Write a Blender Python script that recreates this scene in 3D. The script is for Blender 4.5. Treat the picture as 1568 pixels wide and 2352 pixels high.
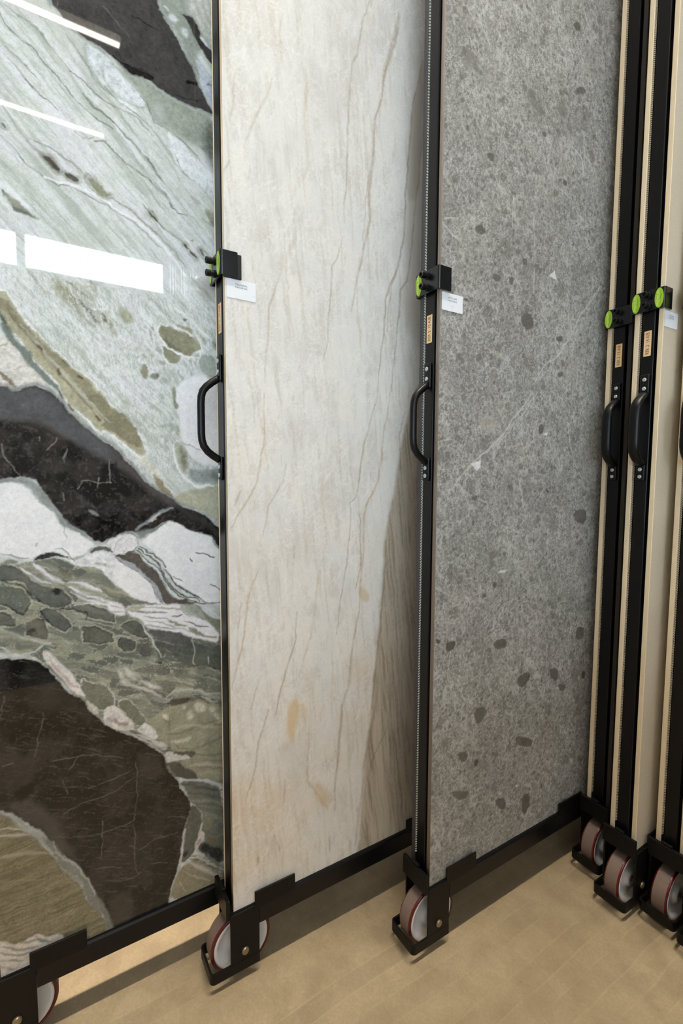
import bpy, bmesh, math, random
import numpy as np
from mathutils import Matrix, Vector

for o in list(bpy.data.objects):
    bpy.data.objects.remove(o, do_unlink=True)
S = bpy.context.scene
COL = S.collection
random.seed(4)

# ---------------------------------------------------------------- camera
W_PX, H_PX, FPX = 1568.0, 2352.0, 1105.87
CAM = np.array([0.0, 0.0, 1.15])
_yaw, _pitch, _roll = (math.radians(a) for a in (31.578, -4.382, 0.2343))
_f0 = np.array([-math.cos(_yaw), math.sin(_yaw), 0.0])
FWD = _f0 * math.cos(_pitch) + np.array([0, 0, math.sin(_pitch)])
_r = np.cross(FWD, [0, 0, 1.0]); _r /= np.linalg.norm(_r)
_u = np.cross(_r, FWD)
RGT = _r * math.cos(_roll) + _u * math.sin(_roll)
UPV = _u * math.cos(_roll) - _r * math.sin(_roll)
cd = bpy.data.cameras.new('camera')
cam = bpy.data.objects.new('camera', cd); COL.objects.link(cam)
cd.sensor_fit = 'HORIZONTAL'; cd.sensor_width = 36.0; cd.lens = FPX / W_PX * 36.0
cd.clip_start = 0.02
cam.matrix_world = Matrix(((RGT[0], UPV[0], -FWD[0], CAM[0]), (RGT[1], UPV[1], -FWD[1], CAM[1]),
                           (RGT[2], UPV[2], -FWD[2], CAM[2]), (0, 0, 0, 1)))
S.camera = cam

# ---------------------------------------------------------------- world, exposure, light levels
S.view_settings.view_transform = 'Standard'
S.view_settings.look = 'None'
S.view_settings.gamma = 1.0
S.view_settings.use_curve_mapping = False
S.view_settings.exposure = 0.0
try:
    S.cycles.use_denoising = True
    S.cycles.max_bounces = 8
    S.cycles.sample_clamp_indirect = 6.0
except Exception:
    pass
wd = bpy.data.worlds.new('world'); S.world = wd; wd.use_nodes = True
wd.node_tree.nodes['Background'].inputs[0].default_value = (0.6, 0.75, 1.0, 1)
wd.node_tree.nodes['Background'].inputs[1].default_value = 0.3
WINDOW_LIGHT = 13.0
SHOPFRONT_LIGHT = 5.0
LAMP_LIGHT = 13.0
SIDE_FILL = 9.0
GANGWAY_LIGHT = 690.0
FILL_PANEL_LIGHT = 0.6

# ---------------------------------------------------------------- helpers
def lin(c):
    c = np.asarray(c, float) / 255.0
    return np.where(c <= 0.04045, c / 12.92, ((c + 0.055) / 1.055) ** 2.4)

def L4(c):
    a = lin(c); return (float(a[0]), float(a[1]), float(a[2]), 1.0)

MATS = {}
class NT:
    def __init__(s, name):
        s.m = bpy.data.materials.new(name); s.m.use_nodes = True
        s.t = s.m.node_tree; s.b = s.t.nodes['Principled BSDF']
        MATS[name] = s.m
    def n(s, ty, **kw):
        nd = s.t.nodes.new(ty)
        for k, v in kw.items():
            if k.startswith('i_'):
                nd.inputs[k[2:].replace('_', ' ')].default_value = v
            else:
                setattr(nd, k, v)
        return nd
    def l(s, a, b): s.t.links.new(a, b)
    def math(s, op, a, b=None, clamp=False):
        nd = s.t.nodes.new('ShaderNodeMath'); nd.operation = op; nd.use_clamp = clamp
        for i, v in enumerate((a, b)):
            if v is None: continue
            if isinstance(v, (int, float)): nd.inputs[i].default_value = v
            else: s.l(v, nd.inputs[i])
        return nd.outputs[0]
    def mix(s, f, a, b, bt='MIX'):
        nd = s.t.nodes.new('ShaderNodeMix'); nd.data_type = 'RGBA'; nd.blend_type = bt
        for i, v in ((0, f), (6, a), (7, b)):
            if isinstance(v, (int, float)): nd.inputs[i].default_value = v
            elif isinstance(v, tuple): nd.inputs[i].default_value = v
            else: s.l(v, nd.inputs[i])
        return nd.outputs[2]
    def ramp(s, f, stops):
        nd = s.t.nodes.new('ShaderNodeValToRGB'); cr = nd.color_ramp
        while len(cr.elements) < len(stops): cr.elements.new(0.5)
        for e, (p, c) in zip(cr.elements, stops):
            e.position = p
            e.color = (c, c, c, 1) if isinstance(c, (int, float)) else c
        s.l(f, nd.inputs[0]); return nd.outputs[0]
    def coords(s, scale=(1, 1, 1), rot=(0, 0, 0), loc=(0, 0, 0)):
        tc = s.t.nodes.new('ShaderNodeTexCoord'); mp = s.t.nodes.new('ShaderNodeMapping')
        mp.inputs['Scale'].default_value = scale; mp.inputs['Rotation'].default_value = rot
        mp.inputs['Location'].default_value = loc
        s.l(tc.outputs['Object'], mp.inputs[0]); return mp.outputs[0]
    def noise(s, co, scale, detail=4, rough=0.6, dist=0.0):
        nd = s.t.nodes.new('ShaderNodeTexNoise')
        nd.inputs['Scale'].default_value = scale; nd.inputs['Detail'].default_value = detail
        nd.inputs['Roughness'].default_value = rough; nd.inputs['Distortion'].default_value = dist
        s.l(co, nd.inputs['Vector']); return nd.outputs[0]
    def vor(s, co, scale, feat='F1', rnd=1.0):
        nd = s.t.nodes.new('ShaderNodeTexVoronoi'); nd.feature = feat
        nd.inputs['Scale'].default_value = scale; nd.inputs['Randomness'].default_value = rnd
        s.l(co, nd.inputs['Vector']); return nd
    def bump(s, h, dist=0.001, strength=1.0):
        nd = s.t.nodes.new('ShaderNodeBump'); nd.inputs['Distance'].default_value = dist
        nd.inputs['Strength'].default_value = strength
        s.l(h, nd.inputs['Height']); s.l(nd.outputs[0], s.b.inputs['Normal'])

def plain(name, col, rough=0.5, metal=0.0, var=0.08, vs=40.0, bump=0.0, ior=1.5, spec=None):
    s = NT(name)
    co = s.coords()
    nz = s.noise(co, vs, 4, 0.6)
    a = lin(col)
    lo = tuple(float(x * (1 - var)) for x in a) + (1,); hi = tuple(float(min(1, x * (1 + var))) for x in a) + (1,)
    s.l(s.mix(nz, lo, hi), s.b.inputs['Base Color'])
    s.b.inputs['Roughness'].default_value = rough; s.b.inputs['Metallic'].default_value = metal
    s.b.inputs['IOR'].default_value = ior
    if spec is not None: s.b.inputs['Specular IOR Level'].default_value = spec
    if bump: s.bump(nz, bump)
    return s.m

def emis(name, col, st):
    s = NT(name)
    s.b.inputs['Base Color'].default_value = (0.8, 0.8, 0.8, 1)
    s.b.inputs['Emission Color'].default_value = tuple(col) + (1,)
    s.b.inputs['Emission Strength'].default_value = st
    return s.m

def link_mesh(name, me, mat, parent=None, smooth=False):
    o = bpy.data.objects.new(name, me); COL.objects.link(o)
    for m in (mat if isinstance(mat, (list, tuple)) else [mat]): me.materials.append(m)
    if smooth:
        for p in me.polygons: p.use_smooth = True
    if parent is not None: o.parent = parent
    return o

def obj(name, bm, mat, parent=None, smooth=False):
    bmesh.ops.recalc_face_normals(bm, faces=bm.faces)
    me = bpy.data.meshes.new(name); bm.to_mesh(me); bm.free()
    return link_mesh(name, me, mat, parent, smooth)

def box(bm, x0, x1, y0, y1, z0, z1, bev=0.0, seg=2):
    vs = [bm.verts.new((x, y, z)) for x in (x0, x1) for y in (y0, y1) for z in (z0, z1)]
    fs = [(0, 1, 3, 2), (4, 6, 7, 5), (0, 4, 5, 1), (2, 3, 7, 6), (0, 2, 6, 4), (1, 5, 7, 3)]
    faces = [bm.faces.new([vs[i] for i in f]) for f in fs]
    if bev:
        es = list({e for f in faces for e in f.edges})
        bmesh.ops.bevel(bm, geom=es, offset=bev, segments=seg, affect='EDGES', profile=0.5)

def BX(*a, **k):
    bm = bmesh.new(); box(bm, *a, **k); return bm

def prism(bm, pts, a0, a1, axis='z'):
    """closed outline pts (2D) swept between a0 and a1 along axis"""
    def P(p, a):
        if axis == 'z': return (p[0], p[1], a)
        if axis == 'y': return (p[0], a, p[1])
        return (a, p[0], p[1])
    lo = [bm.verts.new(P(p, a0)) for p in pts]; hi = [bm.verts.new(P(p, a1)) for p in pts]
    n = len(pts)
    for i in range(n):
        bm.faces.new((lo[i], lo[(i + 1) % n], hi[(i + 1) % n], hi[i]))
    bm.faces.new(lo[::-1]); bm.faces.new(hi)

def lathe_x(bm, prof, cx, cy, cz, n=56, closed=True):
    """profile [(x, r)] turned about the x axis through (cx, cy, cz)"""
    rings = []
    for (x, r) in prof:
        rings.append([bm.verts.new((cx + x, cy + r * math.cos(2 * math.pi * i / n), cz + r * math.sin(2 * math.pi * i / n))) for i in range(n)])
    m = len(prof)
    for j in range(m if closed else m - 1):
        a, b = rings[j], rings[(j + 1) % m]
        for i in range(n):
            bm.faces.new((a[i], a[(i + 1) % n], b[(i + 1) % n], b[i]))

def lathe_y(bm, prof, cx, cz, n=24):
    """profile [(y, r)] turned about the y axis; ends capped"""
    rings = []
    for (y, r) in prof:
        rings.append([bm.verts.new((cx + r * math.cos(2 * math.pi * i / n), y, cz + r * math.sin(2 * math.pi * i / n))) for i in range(n)])
    for a, b in zip(rings, rings[1:]):
        for i in range(n):
            bm.faces.new((a[i], a[(i + 1) % n], b[(i + 1) % n], b[i]))
    bm.faces.new(rings[0]); bm.faces.new(rings[-1][::-1])

def tube(bm, pts, rx, ry, n=14):
    """bar along pts; rx = half width in x, ry = half thickness across the path"""
    rings = []
    for i, p in enumerate(pts):
        p = Vector(p)
        d = (Vector(pts[min(i + 1, len(pts) - 1)]) - Vector(pts[max(i - 1, 0)])).normalized()
        u = Vector((1, 0, 0)); v = d.cross(u).normalized()
        rings.append([bm.verts.new(p + u * (rx * math.cos(2 * math.pi * k / n)) + v * (ry * math.sin(2 * math.pi * k / n))) for k in range(n)])
    for a, b in zip(rings, rings[1:]):
        for i in range(n):
            bm.faces.new((a[i], a[(i + 1) % n], b[(i + 1) % n], b[i]))
    bm.faces.new(rings[0]); bm.faces.new(rings[-1][::-1])

def text_mesh(name, body, size, mat, parent, loc, rot, align='CENTER', ext=0.0, stretch=1.0, fit=None):
    cu = bpy.data.curves.new(name, 'FONT'); cu.body = body; cu.size = size
    cu.align_x = align; cu.align_y = 'CENTER'; cu.extrude = ext; cu.resolution_u = 3
    t = bpy.data.objects.new('tmp_text', cu); COL.objects.link(t)
    bpy.context.view_layer.update()
    me = bpy.data.meshes.new_from_object(t)
    bpy.data.objects.remove(t, do_unlink=True)
    me.name = name
    if fit:
        xs = [v.co.x for v in me.vertices]; stretch = fit / max(max(xs) - min(xs), 1e-6)
    M = Matrix.Translation(loc) @ rot.to_4x4() @ Matrix.Diagonal((stretch, 1, 1, 1))
    me.transform(M)
    return link_mesh(name, me, mat, parent)

def empty(name, loc, label, cat, group=None):
    o = bpy.data.objects.new(name, None); COL.objects.link(o); o.location = loc
    o.empty_display_size = 0.1
    o['label'] = label; o['category'] = cat
    if group: o['group'] = group
    return o

def tag(o, label, cat, group=None):
    o['label'] = label; o['category'] = cat; o['kind'] = 'thing'
    if group: o['group'] = group

# ---------------------------------------------------------------- plain materials
M_BLACK = plain('black powder coated steel', (10, 10, 12), 0.36, 0.0, 0.25, 60, 0.0001, spec=0.3)
M_BLACK2 = plain('dark forged steel plate', (12, 11, 10), 0.45, 0.0, 0.4, 45, 0.0002, spec=0.22)
M_GLOSS = plain('glossy black clamp paint', (13, 15, 18), 0.22, 0.0, 0.2, 80)
M_RUBBER = plain('black rubber', (26, 30, 32), 0.8, 0, 0.3, 200, 0.0003)
M_BOLT = plain('black oxide bolt steel', (18, 17, 18), 0.4, 0.3, 0.2, 60)
M_ZINC = plain('zinc plated screw steel', (205, 212, 214), 0.35, 0.5, 0.15, 300)
M_NICKEL = plain('worn nickel axle bolt', (150, 135, 112), 0.35, 0.8, 0.2, 90)
M_PU = plain('dark red polyurethane', (88, 20, 15), 0.25, 0, 0.25, 50)
M_TREAD = plain('worn mauve tread', (116, 99, 90), 0.75, 0, 0.22, 260, 0.0003)
M_HUB = plain('white nylon hub', (226, 226, 228), 0.35, 0, 0.03, 20)
M_LIME = plain('lime green sticker', (158, 202, 38), 0.35, 0, 0.04, 60)
M_LIMETXT = plain('pale sticker lettering', (222, 240, 170), 0.5, 0, 0.02)
M_GREENTXT = plain('dark green sticker lettering', (70, 110, 30), 0.5, 0, 0.02)
M_CARD = plain('white card', (236, 240, 246), 0.4, 0, 0.01)
M_INK = plain('grey ink', (70, 74, 84), 0.6, 0, 0.02)
M_INK2 = plain('faded pink ink', (226, 196, 214), 0.6, 0, 0.02)
M_INK3 = plain('pale blue grey ink', (176, 186, 200), 0.6, 0, 0.02)
M_LABEL = plain('tan label paper', (240, 205, 155), 0.5, 0, 0.05, 120)
M_LABELINK = plain('dark label lettering', (52, 42, 40), 0.6, 0, 0.02)
M_NETDARK = plain('greenish glass fibre mesh', (205, 214, 205), 0.5, 0, 0.2, 400)
M_NETLIGHT = plain('cream glass fibre mesh', (205, 190, 165), 0.6, 0, 0.2, 400)
M_EDGE_BEIGE = plain('beige cut stone edge', (226, 208, 176), 0.55, 0, 0.08, 30, 0.0003)
M_EDGE_CREAM = plain('cream cut stone edge', (236, 218, 188), 0.5, 0, 0.06, 30, 0.0003)
M_EDGE_GREY = plain('grey brown cut stone edge', (148, 138, 130), 0.5, 0, 0.12, 60, 0.0003)
M_EDGE_DARK = plain('dark grey cut stone edge', (62, 58, 62), 0.5, 0, 0.15, 60, 0.0003)
M_EDGE_BROWN = plain('dark brown cut stone edge', (40, 35, 30), 0.5, 0, 0.2, 60, 0.0003)
M_EDGE_GREEN = plain('green cut stone edge', (120, 130, 112), 0.4, 0, 0.2, 60)
M_WALL = plain('grey painted wall', (140, 140, 140), 0.85, 0, 0.03, 3)
M_CEIL = plain('pale ceiling', (190, 194, 198), 0.9, 0, 0.03, 2)
M_FRAME = plain('window frame grey', (150, 155, 160), 0.5, 0, 0.03)
M_LAMPBODY = plain('white lamp housing', (225, 225, 222), 0.5, 0, 0.02)
M_WINDOW = emis('daylight behind window glass', (0.86, 0.94, 1.0), WINDOW_LIGHT)
M_SHOPFRONT = emis('daylight behind shop front glass', (0.68, 0.86, 1.0), SHOPFRONT_LIGHT)
M_SIDEFILL = emis('daylight fill of the added side window', (0.68, 0.86, 1.0), SIDE_FILL)
M_LAMP = emis('warm lamp diffuser', (1.0, 0.90, 0.78), LAMP_LIGHT * 2.0)
M_LAMP2 = emis('bright warm lamp diffuser', (1.0, 0.86, 0.70), LAMP_LIGHT * 12.0)
M_LAMP3 = emis('narrow bright warm lamp diffuser', (1.0, 0.90, 0.76), GANGWAY_LIGHT)
M_FILLPANEL = emis('soft fill panel diffuser', (1.0, 0.95, 0.90), FILL_PANEL_LIGHT)

# ---------------------------------------------------------------- floor material
def floor_material():
    s = NT('sealed beige concrete')
    co = s.coords()
    a = s.noise(co, 2.2, 6, 0.6, 0.6); b = s.noise(co, 14, 6, 0.65, 0.3); c = s.noise(co, 160, 3, 0.6)
    base = s.mix(s.ramp(a, [(0.3, 0.0), (0.7, 1.0)]), L4((148, 131, 102)), L4((172, 154, 124)))
    base = s.mix(s.math('MULTIPLY', s.ramp(b, [(0.35, 1.0), (0.6, 0.0)]), 0.5), base, L4((124, 108, 84)))
    base = s.mix(s.math('MULTIPLY', s.ramp(c, [(0.4, 1.0), (0.62, 0.0)]), 0.22), base, L4((120, 104, 82)))
    sp = s.vor(co, 28, 'F1')
    base = s.mix(s.math('MULTIPLY', s.ramp(sp.outputs['Distance'], [(0.02, 1.0), (0.09, 0.0)]), 0.35), base, L4((96, 82, 66)))
    # scuffs and castor tracks that run along the racks
    sx = s.t.nodes.new('ShaderNodeSeparateXYZ'); s.l(co, sx.inputs[0])
    wob = s.math('MULTIPLY', s.math('SUBTRACT', s.noise(co, 3.0, 2), 0.5), 0.03)
    X = s.math('ADD', sx.outputs[0], wob)
    band = None; edge = None
    for xc, w in ((-0.842, .020), (-0.749, .022), (-0.643, .022), (-0.556, .022), (-0.46, .022), (-0.36, .02), (-1.02, .02), (-.25, .03)):
        d = s.math('ABSOLUTE', s.math('SUBTRACT', X, xc))
        bnd = s.math('LESS_THAN', d, w)
        e = s.math('LESS_THAN', s.math('ABSOLUTE', s.math('SUBTRACT', d, w + 0.002)), 0.0022)
        band = bnd if band is None else s.math('MAXIMUM', band, bnd)
        edge = e if edge is None else s.math('MAXIMUM', edge, e)
    msk = s.ramp(s.noise(co, 5.0, 4, 0.7), [(0.42, 0.15), (0.62, 1.0)])
    base = s.mix(s.math('MULTIPLY', s.math('MULTIPLY', band, msk), 0.20), base, L4((110, 96, 76)))
    base = s.mix(s.math('MULTIPLY', s.math('MULTIPLY', edge, msk), 0.16), base, L4((186, 168, 138)))
    st = s.coords(scale=(26, 1.2, 1))
    sn = s.noise(st, 1.6, 3, 0.5)
    base = s.mix(s.math('MULTIPLY', s.ramp(sn, [(0.64, 0.0), (0.74, 1.0)]), 0.10), base, L4((176, 158, 128)))
    s.l(base, s.b.inputs['Base Color'])
    s.l(s.ramp(b, [(0.3, 0.42), (0.7, 0.6)]), s.b.inputs['Roughness'])
    s.b.inputs['Specular IOR Level'].default_value = 0.35
    s.bump(s.math('ADD', b, s.math('MULTIPLY', c, 0.3)), 0.0006, 0.5)
    return s.m
M_FLOOR = floor_material()

# ---------------------------------------------------------------- room shell (setting)
RX0, RX1, RY0, RY1, RZ = -5.0, 6.0, -5.0, 6.5, 7.4
def struct(name, bm, m, parent=None):
    o = obj(name, bm, m, parent)
    if parent is None: o['kind'] = 'structure'
    return o
struct('floor', BX(RX0, RX1, RY0, RY1, -0.12, 0.0), M_FLOOR)
struct('ceiling', BX(RX0, RX1, RY0, RY1, RZ, RZ + 0.1), M_CEIL)
struct('wall_left', BX(RX0 - 0.1, RX0, RY0, RY1, 0, RZ), M_WALL)
struct('wall_back', BX(RX0, RX1, RY1, RY1 + 0.1, 0, RZ), M_WALL)
# right wall with a band of high windows (they show as reflections in the polished slab)
wins = [(-5.0 + 0.05, -4.07), (-3.99, -2.14), (-2.06, -0.21), (-0.13, 1.72)]
WZ0, WZ1 = 4.00, 4.47
SY0, SY1, SZ0, SZ1 = -4.8, -1.3, 0.2, 2.4           # added side window, out of view, lighting the slab faces
bm = bmesh.new()
box(bm, RX1, RX1 + 0.1, RY0, SY0, 0, WZ0); box(bm, RX1, RX1 + 0.1, SY1, RY1, 0, WZ0)
box(bm, RX1, RX1 + 0.1, SY0, SY1, 0, SZ0); box(bm, RX1, RX1 + 0.1, SY0, SY1, SZ1, WZ0)
box(bm, RX1, RX1 + 0.1, RY0, RY1, WZ1, RZ)
ys = [RY0] + [v for w in wins for v in w] + [RY1]
for a, b in zip(ys[::2], ys[1::2]): box(bm, RX1, RX1 + 0.1, a, b, WZ0, WZ1)
struct('wall_right', bm, M_WALL)
for i, (a, b) in enumerate(wins):
    w = empty('window_%d' % (i + 1), (RX1 + 0.05, (a + b) / 2, WZ0), '', '')
    del w['label']; del w['category']; w['kind'] = 'structure'
    h = (b - a) / 2
    obj('pane', BX(0.0, 0.01, -h, h, 0, WZ1 - WZ0), M_WINDOW, w)
    fb = bmesh.new(); t = 0.012
    box(fb, -0.02, 0.0, -h, h, 0, t); box(fb, -0.02, 0.0, -h, h, WZ1 - WZ0 - t, WZ1 - WZ0)
    box(fb, -0.02, 0.0, -h, -h + t, t, WZ1 - WZ0 - t); box(fb, -0.02, 0.0, h - t, h, t, WZ1 - WZ0 - t)
    obj('window_frame', fb, M_FRAME, w)
# beside the windows: a narrow one behind a nearly closed vertical blind
w = empty('window_5', (RX1 - 0.02, 2.06, WZ0), '', '')
del w['label']; del w['category']; w['kind'] = 'structure'
obj('pane', BX(-0.01, 0.0, -0.25, 0.27, 0.0, 0.45), M_WINDOW, w)
random.seed(11)
y = -0.25
while y < 0.13:
    wd_ = random.choice((0.032, 0.040, 0.046))
    obj('blind_slat', BX(-0.030, -0.026, y, y + wd_ - random.uniform(0.004, 0.010), -0.03, 0.48), M_FRAME, w)
    y += wd_ - 0.002
for z0, z1 in ((-0.02, 0.06), (0.13, 0.22), (0.36, 0.47)):
    obj('blind_cover', BX(-0.030, -0.026, 0.13, 0.28, z0, z1), M_FRAME, w)
w = empty('window_7', (RX1 + 0.05, (SY0 + SY1) / 2, SZ0), '', '')  # extra window put in for cool daylight from the side
del w['label']; del w['category']; w['kind'] = 'structure'
h = (SY1 - SY0) / 2
obj('pane', BX(0.0, 0.01, -h, h, 0, SZ1 - SZ0), M_SIDEFILL, w)
fb = bmesh.new()
for k in range(4):
    yy = -h + 0.02 + (2 * h - 0.04) * k / 3
    box(fb, -0.04, -0.001, yy - 0.02, yy + 0.02, 0, SZ1 - SZ0)
obj('window_frame', fb, M_FRAME, w)
# front wall: tall shop front window behind the photographer
bm = bmesh.new()
GX0, GX1, GZ0, GZ1 = 2.7, 5.8, 0.2, 2.4
box(bm, RX0, GX0, RY0 - 0.1, RY0, 0, RZ); box(bm, GX1, RX1, RY0 - 0.1, RY0, 0, RZ)
box(bm, GX0, GX1, RY0 - 0.1, RY0, 0, GZ0); box(bm, GX0, GX1, RY0 - 0.1, RY0, GZ1, RZ)
struct('wall_front', bm, M_WALL)
w = empty('window_6', (4.25, RY0 - 0.05, GZ0), '', '')
del w['label']; del w['category']; w['kind'] = 'structure'
obj('pane', BX(GX0 - 4.25, GX1 - 4.25, -0.02, -0.01, 0, GZ1 - GZ0), M_SHOPFRONT, w)
fb = bmesh.new()
for k in range(5):
    x = GX0 - 4.25 + (GX1 - GX0) * k / 4; x = min(max(x, GX0 - 4.22), GX1 - 4.28)
    box(fb, x - 0.03, x + 0.03, 0.0, 0.04, 0, GZ1 - GZ0)
obj('window_frame', fb, M_FRAME, w)

# ---------------------------------------------------------------- lamps
def linear_lamp(x, y0, y1, z, label, wdt=0.05, m=M_LAMP):
    t = empty('linear_lamp', (x, (y0 + y1) / 2, z), label, 'lamp', 'linear lamps under the ceiling')
    h = (y1 - y0) / 2
    obj('housing', BX(-wdt / 2, wdt / 2, -h - 0.01, h + 0.01, 0.012, 0.07, bev=0.004), M_LAMPBODY, t)
    obj('diffuser', BX(-wdt / 2 + 0.002, wdt / 2 - 0.002, -h, h, 0.0, 0.011), m, t)
    for s_ in (-1, 1):
        cb = bmesh.new(); box(cb, -0.002, 0.002, s_ * h * 0.7 - 0.002, s_ * h * 0.7 + 0.002, 0.07, RZ - z)
        obj('suspension_wire', cb, M_ZINC, t)
linear_lamp(2.33, -2.2, 0.64, 4.6, 'long warm linear lamp nearer to the racks, mirrored high in the polished slab')
linear_lamp(3.56, -2.2, 0.64, 4.6, 'long warm linear lamp further from the racks, mirrored as the lower thin streak')
linear_lamp(-2.0, -1.6, 1.8, 4.6, 'long warm linear lamp above the open floor beyond the green slab', 0.22, M_LAMP2)
linear_lamp(0.27, -0.9, 2.7, 7.0, 'long warm linear lamp right above the gangway in front of the racks', 0.06, M_LAMP3)
def fill_panel(x, y, sx, sy, label):  # unseen panel added as soft fill from above
    t = empty('fill_light', (x, y, RZ - 0.05), label, 'lamp', 'added fill lights')
    obj('panel', BX(-sx / 2, sx / 2, -sy / 2, sy / 2, 0.0, 0.01), M_FILLPANEL, t)
    fb = bmesh.new()
    for (a, b, c, d) in ((-sx / 2 - .03, sx / 2 + .03, -sy / 2 - .03, -sy / 2), (-sx / 2 - .03, sx / 2 + .03, sy / 2, sy / 2 + .03),
                         (-sx / 2 - .03, -sx / 2, -sy / 2, sy / 2), (sx / 2, sx / 2 + .03, -sy / 2, sy / 2)):
        box(fb, a, b, c, d, -0.005, 0.05)
    obj('frame', fb, M_LAMPBODY, t)
fill_panel(0.5, -2.0, 2.4, 2.4, 'large square fill light added out of view above the photographer')

# unseen low cabinet added across the gangway to shade the lower slabs
M_CAB = plain('dark stained cabinet wood', (46, 40, 36), 0.5, 0, 0.2, 12)
M_CABTOP = plain('charcoal worktop', (58, 58, 60), 0.4, 0, 0.1, 30)
cb = empty('shade_cabinet', (1.15, 0.2, 0), 'unseen long dark cabinet added across the gangway to shade the racks', 'cabinet')
obj('carcass', BX(-0.28, 0.28, -2.6, 2.6, 0.0, 0.90, bev=0.004, seg=1), M_CAB, cb)
obj('worktop', BX(-0.31, 0.31, -2.63, 2.63, 0.901, 0.94, bev=0.004, seg=1), M_CABTOP, cb)
for k in range(8):
    d_ = obj('drawer', BX(-0.300, -0.281, -2.58 + k * 0.646, -2.58 + k * 0.646 + 0.63, 0.10, 0.87, bev=0.002, seg=1), M_CAB, cb)
    obj('drawer_handle', BX(-0.322, -0.3005, -2.58 + k * 0.646 + 0.2, -2.58 + k * 0.646 + 0.43, 0.76, 0.775, bev=0.002, seg=1), M_ZINC, d_)

# ---------------------------------------------------------------- numpy noise for the stone patterns
def _h(ix, iy, seed):
    n = (ix.astype(np.int64) * 374761393 + iy.astype(np.int64) * 668265263 + seed * 1442695041) & 0xffffffff
    n = ((n ^ (n >> 13)) * 1274126177) & 0xffffffff
    n = n ^ (n >> 16)
    return (n & 0xffff) / 65535.0
def vn(x, y, seed=0):
    xi = np.floor(x); yi = np.floor(y); fx = x - xi; fy = y - yi
    fx = fx * fx * (3 - 2 * fx); fy = fy * fy * (3 - 2 * fy)
    a = _h(xi, yi, seed); b = _h(xi + 1, yi, seed); c = _h(xi, yi + 1, seed); d = _h(xi + 1, yi + 1, seed)
    return (a * (1 - fx) + b * fx) * (1 - fy) + (c * (1 - fx) + d * fx) * fy
def fbm(x, y, seed=0, octv=4, g=0.55):
    s = 0; a = 1; t = 0
    for k in range(octv):
        s = s + a * vn(x * 2 ** k + 17.3 * k, y * 2 ** k - 9.1 * k, seed + k); t += a; a *= g
    return s / t
def voro(x, y, seed=0):
    xi = np.floor(x); yi = np.floor(y)
    f1 = np.full(x.shape, 9.0); f2 = f1.copy(); cid = np.zeros(x.shape)
    for dx in (-1, 0, 1):
        for dy in (-1, 0, 1):
            cx = xi + dx; cy = yi + dy
            d = np.hypot(cx + _h(cx, cy, seed) - x, cy + _h(cx, cy, seed + 7) - y)
            c = _h(cx, cy, seed + 13)
            n = d < f1
            f2 = np.where(n, f1, np.minimum(f2, d)); cid = np.where(n, c, cid); f1 = np.where(n, d, f1)
    return f1, f2, cid
def sm(a, b, x):
    t = np.clip((x - a) / (b - a), 0, 1); return t * t * (3 - 2 * t)

def on_plane(px, X):
    """point of a photo pixel on the slab plane x = X, as (y, z) in mm"""
    px = np.asarray(px, float)
    d = FWD[None] * FPX + RGT[None] * (px[:, :1] - W_PX / 2) - UPV[None] * (px[:, 1:] - H_PX / 2)
    t = X / d[:, 0]
    return np.stack([d[:, 1] * t, CAM[2] + d[:, 2] * t], 1) * 1000.0

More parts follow.
